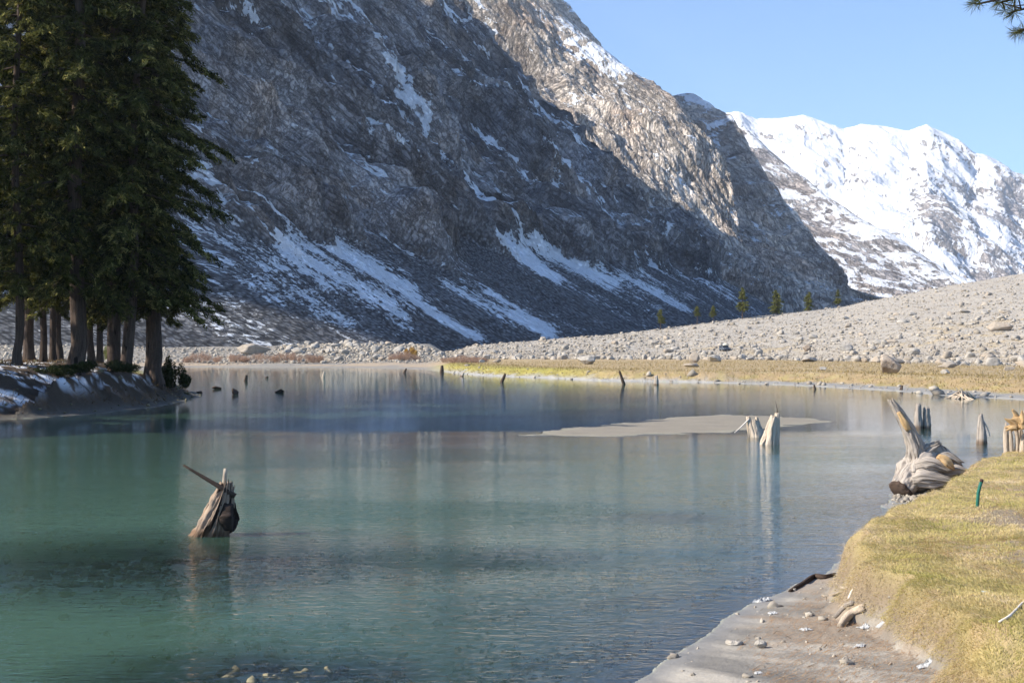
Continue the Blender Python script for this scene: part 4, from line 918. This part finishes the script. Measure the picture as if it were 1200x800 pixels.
# shoreline pebbles and stones of the far bank
n = 2600; spx = r.uniform(520, 1190, n); sY = r.uniform(84, 200, n); sX = (spx - 600) / FPX * sY; q = zones(sX, sY); kk = (q['sd'] > -0.4) & (q['sd'] < 3.2)
sX, sY = np.append(sX[kk], []), np.append(sY[kk], [])
tag(stones('shore_stones', sX, sY, q['z'][kk], np.minimum(0.12 + r.pareto(3.0, len(sX)) * 0.2, 0.8), 3), 'pale stones along the foot of the meadow bank', 'stones')
n = 900; sX = at(1085, 577)[0] + r.normal(size=n) * 0.9 + 0.5; sY = 27.6 + r.normal(size=n) * 0.9 + (sX - 9) * 0.6; q = zones(sX, sY); kk = (q['sd'] > 0.05) & (q['gd'] < 0.1); sX, sY, q, n = sX[kk], sY[kk], dict(z=q['z'][kk]), kk.sum()
tag(stones('stump_rubble', sX, sY, np.maximum(q['z'], 0.0), np.minimum(0.04 + r.pareto(3.0, n) * 0.06, 0.2), 4, I1, F1), 'pale rubble packed under the big root stump', 'stones')
# weedy lake bed stones near the camera
def bedstones(name, px_, py_, rx, ry, n, seed, lab):
    cx, cy = at(px_, py_); rr_ = np.random.default_rng(seed); x = cx + rr_.normal(size=n) * rx; y = cy + rr_.normal(size=n) * ry; q = zones(x, y); k = q['sd'] < -0.2
    tag(stones(name, x[k], y[k], np.minimum(q['z'][k], -0.10), np.minimum(0.04 + rr_.pareto(3, k.sum()) * 0.07, 0.22), seed, I1, F1, M_bed), lab, 'stones')
M_bed = mat_simple_noise('weedy_bed_stone', (0.10, 0.09, 0.055), (0.24, 0.21, 0.13), 3.0, 0.9, 0.02, coords='pos', c3=(0.05, 0.05, 0.03))
bedstones('lakebed_stones', 330, 795, 1.1, 0.5, 1300, 5, 'weedy stones showing through the shallow water at the bottom edge')
bedstones('weedy_mound', 225, 655, 1.5, 0.9, 900, 6, 'weedy debris under water around the leaning stump')
bedstones('weedy_patch', 600, 655, 0.9, 0.5, 260, 7, 'dark weed patch under the rippled water')
bedstones('weedy_spot', 800, 607, 0.7, 0.4, 200, 8, 'small dark weed patch under water before the bank')

# ------------------------------------------------------------------ dead wood
def stick(mb, pts, rad, seed=0, nseg=8, **kw): mb.add(*tube(pts, rad, nseg, seed=seed, flute=kw.pop('flute', 0.15), **kw))
def place(px_, py_, level=0.0):
    p = hit(px_, py_, level); return p, FPX / p[1]
# leaning stump with a near-black cut end, in the near water
p, k = place(259, 627)
st = tag(obj('leaning_stump', None, loc=p), 'leaning grey stump with dark round cut end and two sticks in the near water', 'stump')
b = MB(); stick(b, [(-0.40, 0.0, -0.35), (-0.21, 0, 0.02), (-0.09, 0, 0.32), (0.02, 0, 0.58), (0.07, 0, 0.78)], [0.26, 0.19, 0.155, 0.135, 0.08], 4, 64, flute=0.45, jag=0.16, sub=8, rough=0.2, hollow=0.08)
stick(b, [(0.0, -0.1, -0.3), (0.03, -0.06, 0.1), (0.08, -0.02, 0.45), (0.13, 0, 0.70)], [0.13, 0.11, 0.11, 0.06], 9, 40, flute=0.5, jag=0.14, sub=7, rough=0.2)
stick(b, [(-0.2, -0.12, -0.2), (-0.14, -0.1, 0.2), (-0.04, -0.09, 0.55)], [0.1, 0.07, 0.03], 5, 24, flute=0.5, sub=6, rough=0.2)
stick(b, [(-0.4, 0.02, -0.2), (-0.28, -0.03, 0.02), (-0.14, -0.05, 0.3)], [0.12, 0.08, 0.03], 15, 24, flute=0.5, sub=6, rough=0.2)
obj('trunk', b.build('trunk', M_rotten), st)
b = MB(); stick(b, [(0.06, 0.04, 0.30), (0.12, 0.02, 0.31), (0.19, 0.0, 0.32), (0.215, 0.0, 0.32)], [0.17, 0.255, 0.26, 0.235], 6, 40, flute=0.12, rough=0.15, sub=3); obj('cut_end', b.build('cut_end', M_black), st)
b = MB(); stick(b, [(0.05, 0, 0.62), (0.06, 0, 0.9), (0.085, 0, 1.15)], [0.042, 0.035, 0.032], 2, 10, sub=3, rough=0.1); obj('upright_stick', b.build('upright_stick', M_drift_pale), st)
b = MB(); stick(b, [(0.26, -0.05, 0.68), (0.05, -0.09, 0.82), (-0.25, -0.1, 1.0), (-0.62, -0.1, 1.22)], [0.045, 0.04, 0.03, 0.018], 3, 9, sub=3, rough=0.15); obj('crossing_branch', b.build('crossing_branch', M_drift_dark), st)

def shards(name, px_, py_, lab, spec, mat=M_drift, group=None, extra=()):
    p, k = place(px_, py_); e = tag(obj(name, None, loc=p), lab, 'stump', group); b = MB()
    for i, (x0, x1, h, r0, r1, y) in enumerate(spec):
        stick(b, [(x0 / k - 0.1 * (x1 - x0) / k, y, -0.3), (x0 / k, y, 0), ((x0 + x1) / 2 / k, y, h * 0.5 / k), (x1 / k, y, h / k)], [r0 / k * 1.15, r0 / k, (r0 + r1) / 2 / k * 1.05, r1 / k], seed=px_ * 0.37 + i, nseg=26, flute=0.34, jag=0.16 * r0 / k * 6 * 0.5, sub=6, rough=0.1)
    obj('trunk', b.build('trunk', mat), e)
    for nm, pts, rr, m in extra:
        b = MB(); stick(b, [(x / k, y, z / k) for x, y, z in pts], [q / k for q in rr], seed=px_ + 3, nseg=7, sub=3); obj(nm, b.build(nm, m), e)
TW = 'split stumps in the shallow water'
shards('split_stump', 884, 512, 'left one of two pale split stumps by the sandbar, a white stick leaning on it', [(-1, -7, 22, 5.0, 2.0, 0), (3, -1, 18, 5.0, 2.2, -.05), (8, 3, 22, 3.4, 1.2, 0.05)], M_drift_pale, TW, [('leaning_stick', [(-7, -0.1, 21), (-15, -0.1, 13), (-24, -0.12, 5)], [0.8, 0.7, 0.5], M_string)])
shards('split_stump', 902, 521, 'right one of two pale split stumps by the sandbar, with a thin upright twig', [(-8, 0, 28, 3.2, 1.5, 0), (0, 4, 31, 6.0, 3.0, -.05), (6, 9, 35, 4.4, 2.2, 0.03), (-9, -5, 8, 2.5, 1.0, -0.1)], M_drift_pale, TW, [('upright_twig', [(9, 0, 33), (8.5, 0, 42), (6.5, 0, 51)], [0.45, 0.35, 0.2], M_drift_dark)])
TP = 'broken posts standing in the right shallows'
shards('twin_stump', 1081, 502, 'twin-topped grey stump standing in the water behind the big root stump', [(-5, -5, 27, 4.4, 2.6, 0), (5, 5, 23, 4.2, 2.6, 0.05)], M_drift, TP)
shards('pointed_stump', 1150, 520, 'single pointed stump right of the big root stump, a thin stick at its side', [(0, -1, 33, 5.2, 2.0, 0), (2, 2, 22, 4.2, 2.0, 0.05)], M_drift, TP, [('side_stick', [(3, 0, 26), (7, 0, 18), (10, 0, 9)], [0.8, 0.7, 0.5], M_string)])
FP = 'small posts far out in the lake'
for x_, y_, h_, w_, ln_, lab_, m_ in [(588, 448, 10, 1.6, 4, 'short leaning post below the green bank', M_drift_dark), (731, 450, 15, 1.5, -5, 'thin dark post leaning left off the meadow bank', M_drift_dark), (769, 451, 10, 2.4, 0, 'short stout post right of the thin dark post', M_drift),
        (518, 436, 7, 2.0, 0, 'dark stump at the left tip of the meadow', M_drift_dark), (379, 443, 7, 1.5, 1, 'pale post standing in the reflection of the rubble mound', M_drift_pale), (474, 437, 5, 1.2, 2, 'short dark post before the rounded thicket', M_drift_dark),
        (288, 446, 6, 1.8, 1, 'small dark post out from the wooded point', M_drift_dark), (1056, 457, 5, 1.5, 1, 'reddish stub at the mud edge below the large brown boulder', M_drift_dark), (955, 456, 5, 1.3, -1, 'dark stub at the mud edge left of the reddish stub', M_drift_dark), (541, 441, 4, 1.6, 2, 'low brown stub by the tip of the green bank', M_drift)]:
    shards('lake_post', x_, y_, lab_, [(0, ln_, h_, w_, w_ * 0.6, 0)], m_, FP)

# the big root stump on the right shore
p, k = place(1062, 578, 0.05)
e = tag(obj('root_stump', None, loc=p), 'huge overturned grey stump with one root rearing up, resting on the near shore', 'stump')
def L_(x, y, d=0.0): return ((x - 1062) / k, d, (578 - y) / k)
b = MB()
stick(b, [L_(1053, 573, -0.18), L_(1060, 566, -0.1), L_(1070, 558), L_(1082, 550, .1), L_(1095, 547, .25), L_(1108, 550, .35), L_(1118, 555, .4)], [0.26, 0.30, 0.40, 0.48, 0.47, 0.36, 0.2], 3, 96, flute=0.05, jag=0.2, rough=0.22, sub=10)
for q_, (pts_, r_, sd_) in enumerate([([(1080, 560, .1), (1098, 560, .12), (1114, 562, .15), (1130, 566, .2)], (0.30, 0.26, 0.18, 0.08), 8), ([(1078, 545, 0), (1090, 533, .1), (1104, 537, .15), (1118, 545, .2), (1133, 557, .2)], (0.27, 0.22, 0.17, 0.12, 0.05), 12),
        ([(1082, 536, 0), (1086, 527, -.05), (1091, 523, -.1)], (0.18, 0.13, 0.06), 13), ([(1096, 542, -.1), (1107, 534, -.2), (1114, 537, -.25)], (0.15, 0.1, 0.04), 15), ([(1098, 552, -.15), (1114, 549, -.3), (1125, 551, -.3)], (0.14, 0.1, 0.04), 16),
        ([(1090, 566, -.2), (1104, 569, -.35), (1118, 572, -.4)], (0.14, 0.1, 0.04), 17), ([(1100, 538, .1), (1104, 530, .1), (1103, 525, .1)], (0.12, 0.08, 0.03), 18), ([(1110, 545, .2), (1119, 540, .2), (1123, 542, .2)], (0.1, 0.07, 0.03), 19), ([(1066, 560, -.3), (1080, 558, -.45), (1096, 560, -.5)], (0.16, 0.17, 0.08), 20),
        ([(1072, 545, -.2), (1084, 541, -.4), (1096, 546, -.45)], (0.14, 0.13, 0.05), 23), ([(1116, 556, .1), (1127, 553, 0), (1136, 558, 0)], (0.09, 0.06, 0.02), 24), ([(1106, 562, -.1), (1120, 566, -.3), (1129, 572, -.3)], (0.1, 0.06, 0.02), 25)]):
    stick(b, [L_(*v_) for v_ in pts_], r_, sd_, 40, flute=0.06, jag=0.18, rough=0.5, sub=8)
obj('trunk', b.build('trunk', M_drift), e)
b = MB(); stick(b, [L_(1053.5, 572.5, -0.19), L_(1050.5, 575.3, -0.22)], [0.262, 0.25], 5, 40, flute=0.1, rough=0.06); obj('cut_end', b.build('cut_end', M_drift_dark), e)
b = MB()
stick(b, [L_(1074, 548, -0.02), L_(1073, 535, -.06), L_(1070, 520, -.08), L_(1064, 505, -.08), L_(1056, 491, -.08), L_(1047, 476, -.08)], [0.30, 0.20, 0.145, 0.125, 0.105, 0.05], 21, 56, flute=0.25, jag=0.18, rough=0.25, sub=9)
stick(b, [L_(1082, 536, 0), L_(1078, 524, -.02), L_(1072, 512, -.02), L_(1064, 500, 0)], [0.13, 0.10, 0.08, 0.03], 22, 16, flute=0.35, rough=0.2, sub=6)
obj('rearing_root', b.build('rearing_root', M_drift), e)
b = MB(); stick(b, [L_(1061, 503, -0.21), L_(1056, 494, -0.2), L_(1050, 482, -0.17)], [0.04, 0.055, 0.03], 31, 14, flute=0.5, rough=0.5, sub=5); obj('raw_wood', b.build('raw_wood', M_drift_red), e)
b = MB(); stick(b, [L_(1090, 532, -0.48), L_(1099, 539, -0.5), L_(1109, 547, -0.45)], [0.04, 0.08, 0.03], 33, 16, flute=0.5, rough=0.6, sub=5); obj('raw_wood', b.build('raw_wood', M_drift_red), e)
# pale broken stump cut by the right edge
p, k = place(1189, 529, 0.15)
e = tag(obj('broken_stump', None, loc=p), 'pale splintered stump with a yellow broken limb at the right picture edge', 'stump'); b = MB()
rr_ = np.random.default_rng(5)
for i in range(26):
    x = rr_.uniform(-0.22, 0.75); y = rr_.uniform(-0.2, 0.2); h = rr_.uniform(0.5, 1.0)
    stick(b, [(x, y, -0.2), (x + rr_.normal() * 0.03, y, h * 0.5), (x + rr_.normal() * 0.06, y, h)], [0.06, 0.05, 0.015], i, 8, flute=0.3, sub=3)
obj('trunk', b.build('trunk', M_drift_pale), e)
b = MB()
for i in range(13):
    x = rr_.uniform(-0.08, 0.12); z = rr_.uniform(0.5, 0.74); a_ = rr_.choice([2.75, 2.0, 1.7]) + rr_.normal() * 0.25; l_ = rr_.uniform(0.15, 0.38); y_ = -0.22 + rr_.normal() * 0.05
    stick(b, [(x, y_, z), (x + math.cos(a_) * l_ * .5, y_, z + math.sin(a_) * l_ * .5 + 0.03), (x + math.cos(a_) * l_, y_, z + math.sin(a_) * l_)], [0.055, 0.045, 0.012], 50 + i, 14, flute=0.4, rough=0.5, sub=4, jag=0.06)
obj('broken_limb', b.build('broken_limb', M_drift_red), e)
# heap of bleached roots on the far mud
p, k = place(1127, 467); e = MB()
for i in range(46):
    a_ = rr_.uniform(0, np.pi); c0 = np.array([rr_.normal() * 0.45, rr_.normal() * 0.35, 0.0]); tp = np.array([rr_.normal() * 0.25, rr_.normal() * 0.2, rr_.uniform(0.3, 0.85)]) * (0.5 + 0.5 * rr_.random())
    stick(e, [c0 * 1.7 + (0, 0, -0.08), c0 * 0.8 + tp * 0.4, tp], [0.035, 0.045, 0.02], i, 7, sub=3, rough=0.2)
tag(obj('root_heap', e.build('root_heap', M_drift_pale), loc=p), 'heap of bleached roots on the mud at the far right shore', 'driftwood')

# ------------------------------------------------------------------ small things on the near shore
def log_thing(name, pix, rad, mat, lab, cat='driftwood', group='driftwood on the near beach', lift=0.6, seed=1):
    P_ = np.array([hit(*q) for q in pix]); k = FPX / P_[0][1]; rad = np.array(rad) / k; P_[:, 2] += rad * lift
    o0 = P_[0].copy(); b = MB(); stick(b, P_ - o0, rad, seed, 14, flute=0.25, rough=0.2, sub=5, jag=rad[-1] * 0.8)
    return tag(obj(name, b.build(name, mat), loc=o0), lab, cat, group)
log_thing('driftwood_root', [(925, 693), (940, 685), (953, 678), (965, 678), (978, 674)], [1.6, 2.6, 3.0, 3.2, 2.2], M_drift_dark, 'dark crooked root lying along the waterline at the foot of the bank', seed=2)
log_thing('driftwood_log', [(984, 735), (996, 727), (1011, 717)], [3.0, 4.6, 4.2], M_drift_pale, 'short pale log with a dark end against the bank', seed=3)
log_thing('driftwood_log', [(978, 724), (990, 716), (999, 709)], [2.0, 2.8, 2.4], M_drift, 'grey log lying above the short pale log', seed=4)
log_thing('driftwood_stick', [(963, 699), (975, 697), (988, 694)], [1.3, 1.4, 1.0], M_drift_pale, 'thin pale stick above the sand near the dark crooked root', seed=5)
log_thing('driftwood_stick', [(980, 686), (986, 690), (993, 689)], [1.6, 1.8, 1.2], M_drift_pale, 'stubby pale root poking out of the bank foot', seed=6)
log_thing('driftwood_stick', [(994, 703), (997, 698), (999, 696)], [1.6, 1.5, 1.0], M_string, 'small white root end at the foot of the turf', seed=7)
for i, (x_, y_, w_, h_, lab_) in enumerate([(862, 755, 20, 8, 'angular pale grey rock alone on the wet sand'), (892, 759, 13, 8, 'smaller grey rock beside the angular pale rock')]):
    put_rock(x_, y_, w_, h_, 160 + i, lab_, M_boulder, 'rocks on the near beach', 'beach_rock', 'rock', planes=7)
def litter(px_, py_, w, d, lab, mat=M_litter, seed=0, name='plastic_litter', rot=0.2, h=0.35):
    w, d = w * 0.72, d * 0.6
    p = hit(px_, py_); k = FPX / p[1]; g = 14; u, v = np.meshgrid(np.linspace(-.5, .5, g), np.linspace(-.5, .5, g), indexing='ij')
    bl = 1 + 0.3 * fbm(u * 3 + seed, v * 3, 1, 3); hh = np.abs(fbm(u * 5 + seed, v * 5, 3, 3)) * h * w / k * (1 - (2 * np.maximum(abs(u), abs(v))) ** 4) + 0.012
    fh = np.clip(zones(p[0] + u * w / k, p[1] + v * d / k)['z'] - p[2], -0.03, 0.03)
    top = np.stack([u * w / k * bl, v * d / k * bl, hh + fh], -1).reshape(-1, 3); bot = top.copy(); bot[:, 2] = (fh + 0.004).ravel()
    V = np.vstack([top, bot]); Ff = gridfaces(g, g); idx = np.arange(g * g).reshape(g, g); rim = np.concatenate([idx[:, 0], idx[-1, 1:], idx[-2::-1, -1], idx[0, -2:0:-1]])
    F = [tuple(f) for f in Ff[:, ::-1]] + [tuple(f + g * g) for f in Ff] + [(a, b_, b_ + g * g, a + g * g) for a, b_ in zip(rim, np.roll(rim, -1))]
    tag(obj(name, mesh(name, V, F, mat), loc=p, rotz=rot), lab, 'litter', 'litter on the near bank')
litter(893, 704, 26, 22, 'white crumpled sheet lying at the waterline', seed=1, rot=0.5)
litter(905, 719, 13, 18, 'small white scrap on the grey sand below the waterline sheet', seed=2)
litter(944, 738, 15, 18, 'white strip on the brown needle litter', seed=3)
litter(1012, 736, 15, 22, 'white scrap tucked under the short pale log', seed=4)
litter(1007, 757, 15, 30, 'pale grey wrapper on the sand at the bank foot', seed=5, rot=-0.4)
litter(1085, 781, 29, 20, 'flat white wrapper at the lower end of the turf', seed=6, rot=0.1)
litter(888, 789, 11, 14, 'tiny white scrap near the bottom edge', seed=7)
litter(1153, 694, 8, 12, 'pale blue scrap lying on the turf', M_litter_blue, 8)
litter(1031, 734, 10, 14, 'white scrap at the turf foot right of the short pale log', seed=9)
log_thing('bleached_twig', [(1170, 730), (1182, 725), (1190, 716), (1200, 706), (1215, 700)], [1.2, 1.6, 1.2, 1.0, 0.8], M_string, 'white forked twig on the turf at the right edge', 'twig', None, 1.5, 8)
p = hit(1144, 594); k = FPX / p[1]
e = tag(obj('green_stake', None, loc=p), 'short green stake leaning right in the turf', 'stake'); hgt = 33 / k
b = MB(); stick(b, [(0, 0, -0.15), (0.06 * hgt, 0, hgt * 0.5), (0.17 * hgt, 0, hgt * 0.9)], [0.026, 0.026, 0.026], 1, 10, flute=0.0, sub=2); obj('shaft', b.build('shaft', M_stake), e)
b = MB(); stick(b, [(0.17 * hgt, 0, hgt * 0.9), (0.185 * hgt, 0, hgt * 0.96), (0.19 * hgt, 0, hgt)], [0.029, 0.029, 0.022], 1, 10, flute=0.0); obj('top', b.build('top', M_stake_top), e)

# small dark vehicle at the foot of the slope
def vehicle():
    p = hit(852.5, 411.5); k = FPX / p[1]; w = 8.2 / k; h = 6.6 / k; Lg = w * 1.9
    e = tag(obj('parked_vehicle', None, loc=p, rotz=0.25), 'small dark vehicle at the foot of the stony slope, pale load on its roof', 'vehicle')
    def prism(prof, wd, name, mat, par, y0=0):
        n = len(prof); V = [(-wd / 2, y, z) for y, z in prof] + [(wd / 2, y, z) for y, z in prof]
        F = [tuple(range(n))[::-1], tuple(range(n, 2 * n))] + [(i, (i + 1) % n, (i + 1) % n + n, i + n) for i in range(n)]
        me = mesh(name, V, F, mat); o = obj(name, me, par); m = o.modifiers.new('bevel', 'BEVEL'); m.width = 0.05; m.segments = 2; return o
    prism([(0, .25 * h), (0, .62 * h), (.32 * Lg, .66 * h), (.42 * Lg, h), (Lg * .97, h), (Lg, .6 * h), (Lg, .25 * h)], w, 'body', M_paint, e)
    prism([(.325 * Lg, .68 * h), (.405 * Lg, .96 * h), (.42 * Lg, .96 * h), (.35 * Lg, .68 * h)], w * .86, 'windscreen', M_glass, e).location = (0, -0.03, 0)
    prism([(.45 * Lg, .66 * h), (.47 * Lg, .94 * h), (.92 * Lg, .94 * h), (.94 * Lg, .66 * h)], w * 1.01, 'side_window', M_glass, e)
    for sx in (-1, 1):
        for yy in (.2, .8):
            b = MB(); stick(b, [(sx * w * .36, yy * Lg, .2 * h), (sx * w * .51, yy * Lg, .2 * h)], [.2 * h, .2 * h], 1, 18, flute=0); obj('wheel', b.build('wheel', M_tyre, False), e)
        b = MB(); stick(b, [(sx * w * .33, -0.03, .5 * h), (sx * w * .33, 0.03, .5 * h)], [.07 * h, .07 * h], 1, 12, flute=0); obj('headlight', b.build('headlight', M_litter, False), e)
    ld = rock(300, I1, F1, M_load, planes=6, size=(w * .9, Lg * .5, h * .5), name='roof_load'); tag(obj('roof_load', ld, loc=(p[0] + .0, p[1] + .62 * Lg, p[2] + h * 1.02)), 'pale bundle heaped on the roof of the small dark vehicle', 'bundle')
vehicle()

# ------------------------------------------------------------------ grass and litter
def blades(name, X, Y, Zs, hgt, wid, leanv, tone, mat, lab):
    n = len(X); r = np.random.default_rng(len(X)); ph = r.uniform(0, 2 * np.pi, n)
    w = np.stack([np.cos(ph), np.sin(ph), np.zeros(n)], -1) * wid[:, None] * .5; c = np.stack([X, Y, Zs], -1)
    tip = c + leanv * hgt[:, None]; mid = c + (leanv * 0.5 + np.array([0, 0, 0.16])) * hgt[:, None]
    V = np.stack([c - w, c + w, mid + w * .8, tip + w * .12, tip - w * .12, mid - w * .8], 1).reshape(-1, 3); i = (np.arange(n) * 6)[:, None, None]
    F = (i + np.array([[0, 1, 2, 5], [5, 2, 3, 4]])[None]).reshape(-1, 4)
    return tag(obj(name, mesh(name, V, F, mat, {'tone': np.repeat(np.clip(tone, 0, 1), 6)})), lab, 'grass', kind='stuff')
r = np.random.default_rng(90)
n = 480000; gY = 6.5 / (1 - r.random(n) * (1 - 6.5 / 44)); gX = r.uniform(0.16, 0.46, n) * gY
q = zones(gX, gY); patchy = fbm(gX * 0.5, gY * 0.5, 11, 4) + 0.25 * fbm(gX * 2.2, gY * 2.2, 13, 4)
keep = (q['gd'] > 0.0) & (r.random(n) < 1.05 - 0.95 * sstep(0.12, 0.42, patchy) * sstep(0.8, 2.5, q['gd']) - 0.6 * sstep(0.2, 0.5, fbm(gX * 2.5, gY * 2.5, 41, 3))) & (q['sd'] > 0.1)
gX, gY, gz_, gd_ = gX[keep], gY[keep], q['z'][keep], q['gd'][keep]; n = len(gX)
fl = fbm(gX * 0.7, gY * 0.7, 21, 3) * 4
fldir = np.stack([np.cos(fl + 2.6), np.sin(fl + 2.6)], -1)
edgew = sstep(0.7, 0.05, gd_)[:, None]
ga = np.array([-0.8, -0.35]) / 0.87
hv = fldir * 0.55 * (1 - edgew) + ga * edgew * 0.75 + r.normal(size=(n, 2)) * 0.35
lv = np.concatenate([hv, (0.42 - 0.40 * edgew + r.normal(size=(n, 1)) * 0.14)], -1)
hh = r.uniform(0.022, 0.065, n) * (1 + 0.5 * edgew[:, 0]) * (0.9 + gY / 45)
tn = 0.5 + 0.65 * fbm(gX * 0.8, gY * 0.8, 31, 4) + r.normal(size=n) * 0.2 + 0.2 * edgew[:, 0]
blades('turf_grass', gX, gY, gz_ - 0.005, hh, r.uniform(0.003, 0.006, n) * (0.7 + gY / 20), lv, tn, M_grass, 'matted yellow green turf on the near bank')
n = 60000; gpx = r.uniform(525, 1215, n); gY = r.uniform(84, 230, n); gX = (gpx - 600) / FPX * gY; q = zones(gX, gY)
mud_ = 2.5 * sstep(820, 900, gpx); keep = (q['sd'] > 1.0 + mud_) & (q['tt'] < -0.02) & (r.random(n) < np.where(q['sd'] < 9 + mud_, 1.0, 0.28)); gX, gY, gz_ = gX[keep], gY[keep], q['z'][keep]; n = len(gX)
lv = np.concatenate([r.normal(size=(n, 2)) * 0.5, r.uniform(0.5, 0.9, (n, 1))], -1)
blades('meadow_grass', gX, gY, gz_ - 0.02, r.uniform(0.12, 0.34, n), r.uniform(0.03, 0.08, n), lv, 0.5 + 0.35 * fbm(gX * .2, gY * .2, 3, 3) + r.normal(size=n) * 0.2, M_meadow, 'golden grass tufts of the far meadow')
n = 26000; gY = 9.5 / (1 - r.random(n) * (1 - 9.5 / 26)); gX = r.uniform(0.09, 0.46, n) * gY; q = zones(gX, gY); lt = fbm(gX * 0.5, gY * 0.5, 11, 4) + .4 * fbm(gX * 2.2, gY * 2.2, 13, 4)
keep = (q['sd'] > 0.5) & (((q['gd'] < 0.15) & (q['gd'] > -1.5 + 0.5 * lt)) | ((q['gd'] > 1.0) & (lt > 0.12))) & (r.random(n) < 0.9)
gX, gY, gz_, gd_ = gX[keep], gY[keep], q['z'][keep], q['gd'][keep]; n = len(gX)
a = r.normal(0.35, 0.5, n); lv = np.stack([np.cos(a), np.sin(a), r.normal(size=n) * 0.05], -1)
blades('needle_litter', gX, gY, gz_ + np.where(gd_ > 0.3, 0.035, 0.006), r.uniform(0.08, 0.16, n), np.full(n, 0.004), lv, r.random(n), M_needle_litter, 'orange fallen pine needles on sand and turf')

# ------------------------------------------------------------------ valley haze
V_ = [(x, y, z) for x in (-3000, 4200) for y in (-200, 7600) for z in (-8, 1250)]
F_ = [(0, 1, 3, 2), (4, 6, 7, 5), (0, 4, 5, 1), (2, 3, 7, 6), (0, 2, 6, 4), (1, 5, 7, 3)]
hm, t, out = newmat('valley_haze')
pv = N(t, 'ShaderNodeVolumePrincipled'); pv.inputs['Color'].default_value = (0.80, 0.88, 1.0, 1); pv.inputs['Density'].default_value = 0.00008; pv.inputs['Anisotropy'].default_value = 0.2
t.links.new(pv.outputs[0], out.inputs['Volume'])
tag(obj('haze', mesh('haze', V_, F_, hm)), 'thin blue haze filling the valley', 'haze', kind='stuff')

n = 30000; gY = r.uniform(52, 100, n); gX = r.uniform(-46, -18, n); q = zones(gX, gY); nz_ = fbm(gX * 0.5, gY * 0.5, 11, 4)
keep = (q['sd'] > 0.7) & (r.random(n) < 0.35 + 0.9 * nz_); gX, gY, gz_ = gX[keep], gY[keep], q['z'][keep]; n = len(gX)
lv = np.concatenate([r.normal(size=(n, 2)) * 0.7, r.uniform(0.15, 0.7, (n, 1))], -1)
M_floor = mat_leaf('dead_forest_litter', (0.05, 0.035, 0.02), (0.17, 0.10, 0.045), (0.25, 0.17, 0.08), 0.2)
blades('forest_litter', gX, gY, gz_ - 0.02, r.uniform(0.12, 0.4, n), r.uniform(0.02, 0.06, n), lv, r.random(n), M_floor, 'brown dead grass and litter on the wooded point')
n = 500; gY = r.uniform(55, 96, n); gX = r.uniform(-40, -18, n); q = zones(gX, gY); k_ = q['sd'] > 0.0
tag(stones('point_stones', gX[k_], gY[k_], q['z'][k_], np.minimum(0.08 + r.pareto(3, k_.sum()) * 0.14, 0.5), 12, I0, F0, M_bed), 'dark stones on the wooded point', 'stones')
n = 1500; gY = r.uniform(9.5, 22, n); gX = r.uniform(0.06, 0.30, n) * gY; q = zones(gX, gY); k_ = (q['sd'] > 0.0) & (q['gd'] < 0.12) & (r.random(n) < 0.25 + sstep(-1.4, 0, q['gd']))
tag(stones('beach_pebbles', gX[k_], gY[k_], q['z'][k_] - 0.004, np.minimum(0.012 + r.pareto(2.6, k_.sum()) * 0.018, 0.12), 13, I1, F1), 'small pebbles and clods on the near sand', 'stones')
n = 260; gY = r.uniform(10, 20, n); gX = r.uniform(0.1, 0.34, n) * gY; q = zones(gX, gY); k_ = (q['sd'] > 0.2) & (q['gd'] < 0.2) & (q['gd'] > -1.6); gX, gY, gz_ = gX[k_], gY[k_], q['z'][k_]; n = len(gX)
a = r.normal(0.5, 0.7, n); lv = np.stack([np.cos(a), np.sin(a), r.normal(size=n) * 0.03], -1)
blades('bark_scraps', gX, gY, gz_ + 0.006, r.uniform(0.06, 0.2, n), r.uniform(0.005, 0.013, n), lv, r.random(n), M_floor, 'dark twigs and bark scraps on the near sand')

n = 7000; gY = 12.3 + 22 * r.random(n) ** 1.5; gX = r.uniform(-0.42, 0.22, n) * gY; q = zones(gX, gY); k_ = (q['sd'] < -0.3) & (fbm(gX * 0.4, gY * 0.4, 61, 4) + 0.25 * r.normal(size=n) > 0.12)
sz_ = np.minimum(0.05 + r.pareto(2.6, k_.sum()) * 0.07, 0.3)
tag(stones('lakebed_pebbles', gX[k_], gY[k_], np.minimum(q['z'][k_], -0.05 - 0.7 * sz_), sz_, 14, I0, F0, M_bed), 'pebbles and weed on the shallow lake bed', 'stones')
def sunk(px_, py_, dx, dy, rad, lab, seed):
    x, y = at(px_, py_); z = hz(x, y); b = MB(); stick(b, [(0, 0, 0.02), (dx * .4, dy * .4 + .06, 0.07), (dx, dy, 0.05)], [rad, rad * .8, rad * .4], seed, 12, flute=0.3, rough=0.2, sub=5)
    stick(b, [(dx * .4, dy * .4 + .06, 0.07), (dx * .6, dy * .4 + .35, 0.09)], [rad * .5, rad * .2], seed + 1, 8, sub=3)
    tag(obj('sunken_branch', b.build('sunken_branch', M_drift_dark), loc=(x, y, max(z, -0.32))), lab, 'branch', 'sunken branches')
sunk(165, 700, 1.3, 0.1, 0.06, 'sunken dark branch under the water left of the bottom stones', 1)
sunk(560, 674, 0.9, -0.2, 0.05, 'sunken branch in the middle of the near water', 2)
sunk(690, 684, 1.2, 0.25, 0.05, 'sunken branch nearest the right shore', 3)
sunk(600, 755, 0.7, 0.1, 0.04, 'sunken stick near the bottom edge of the water', 4)
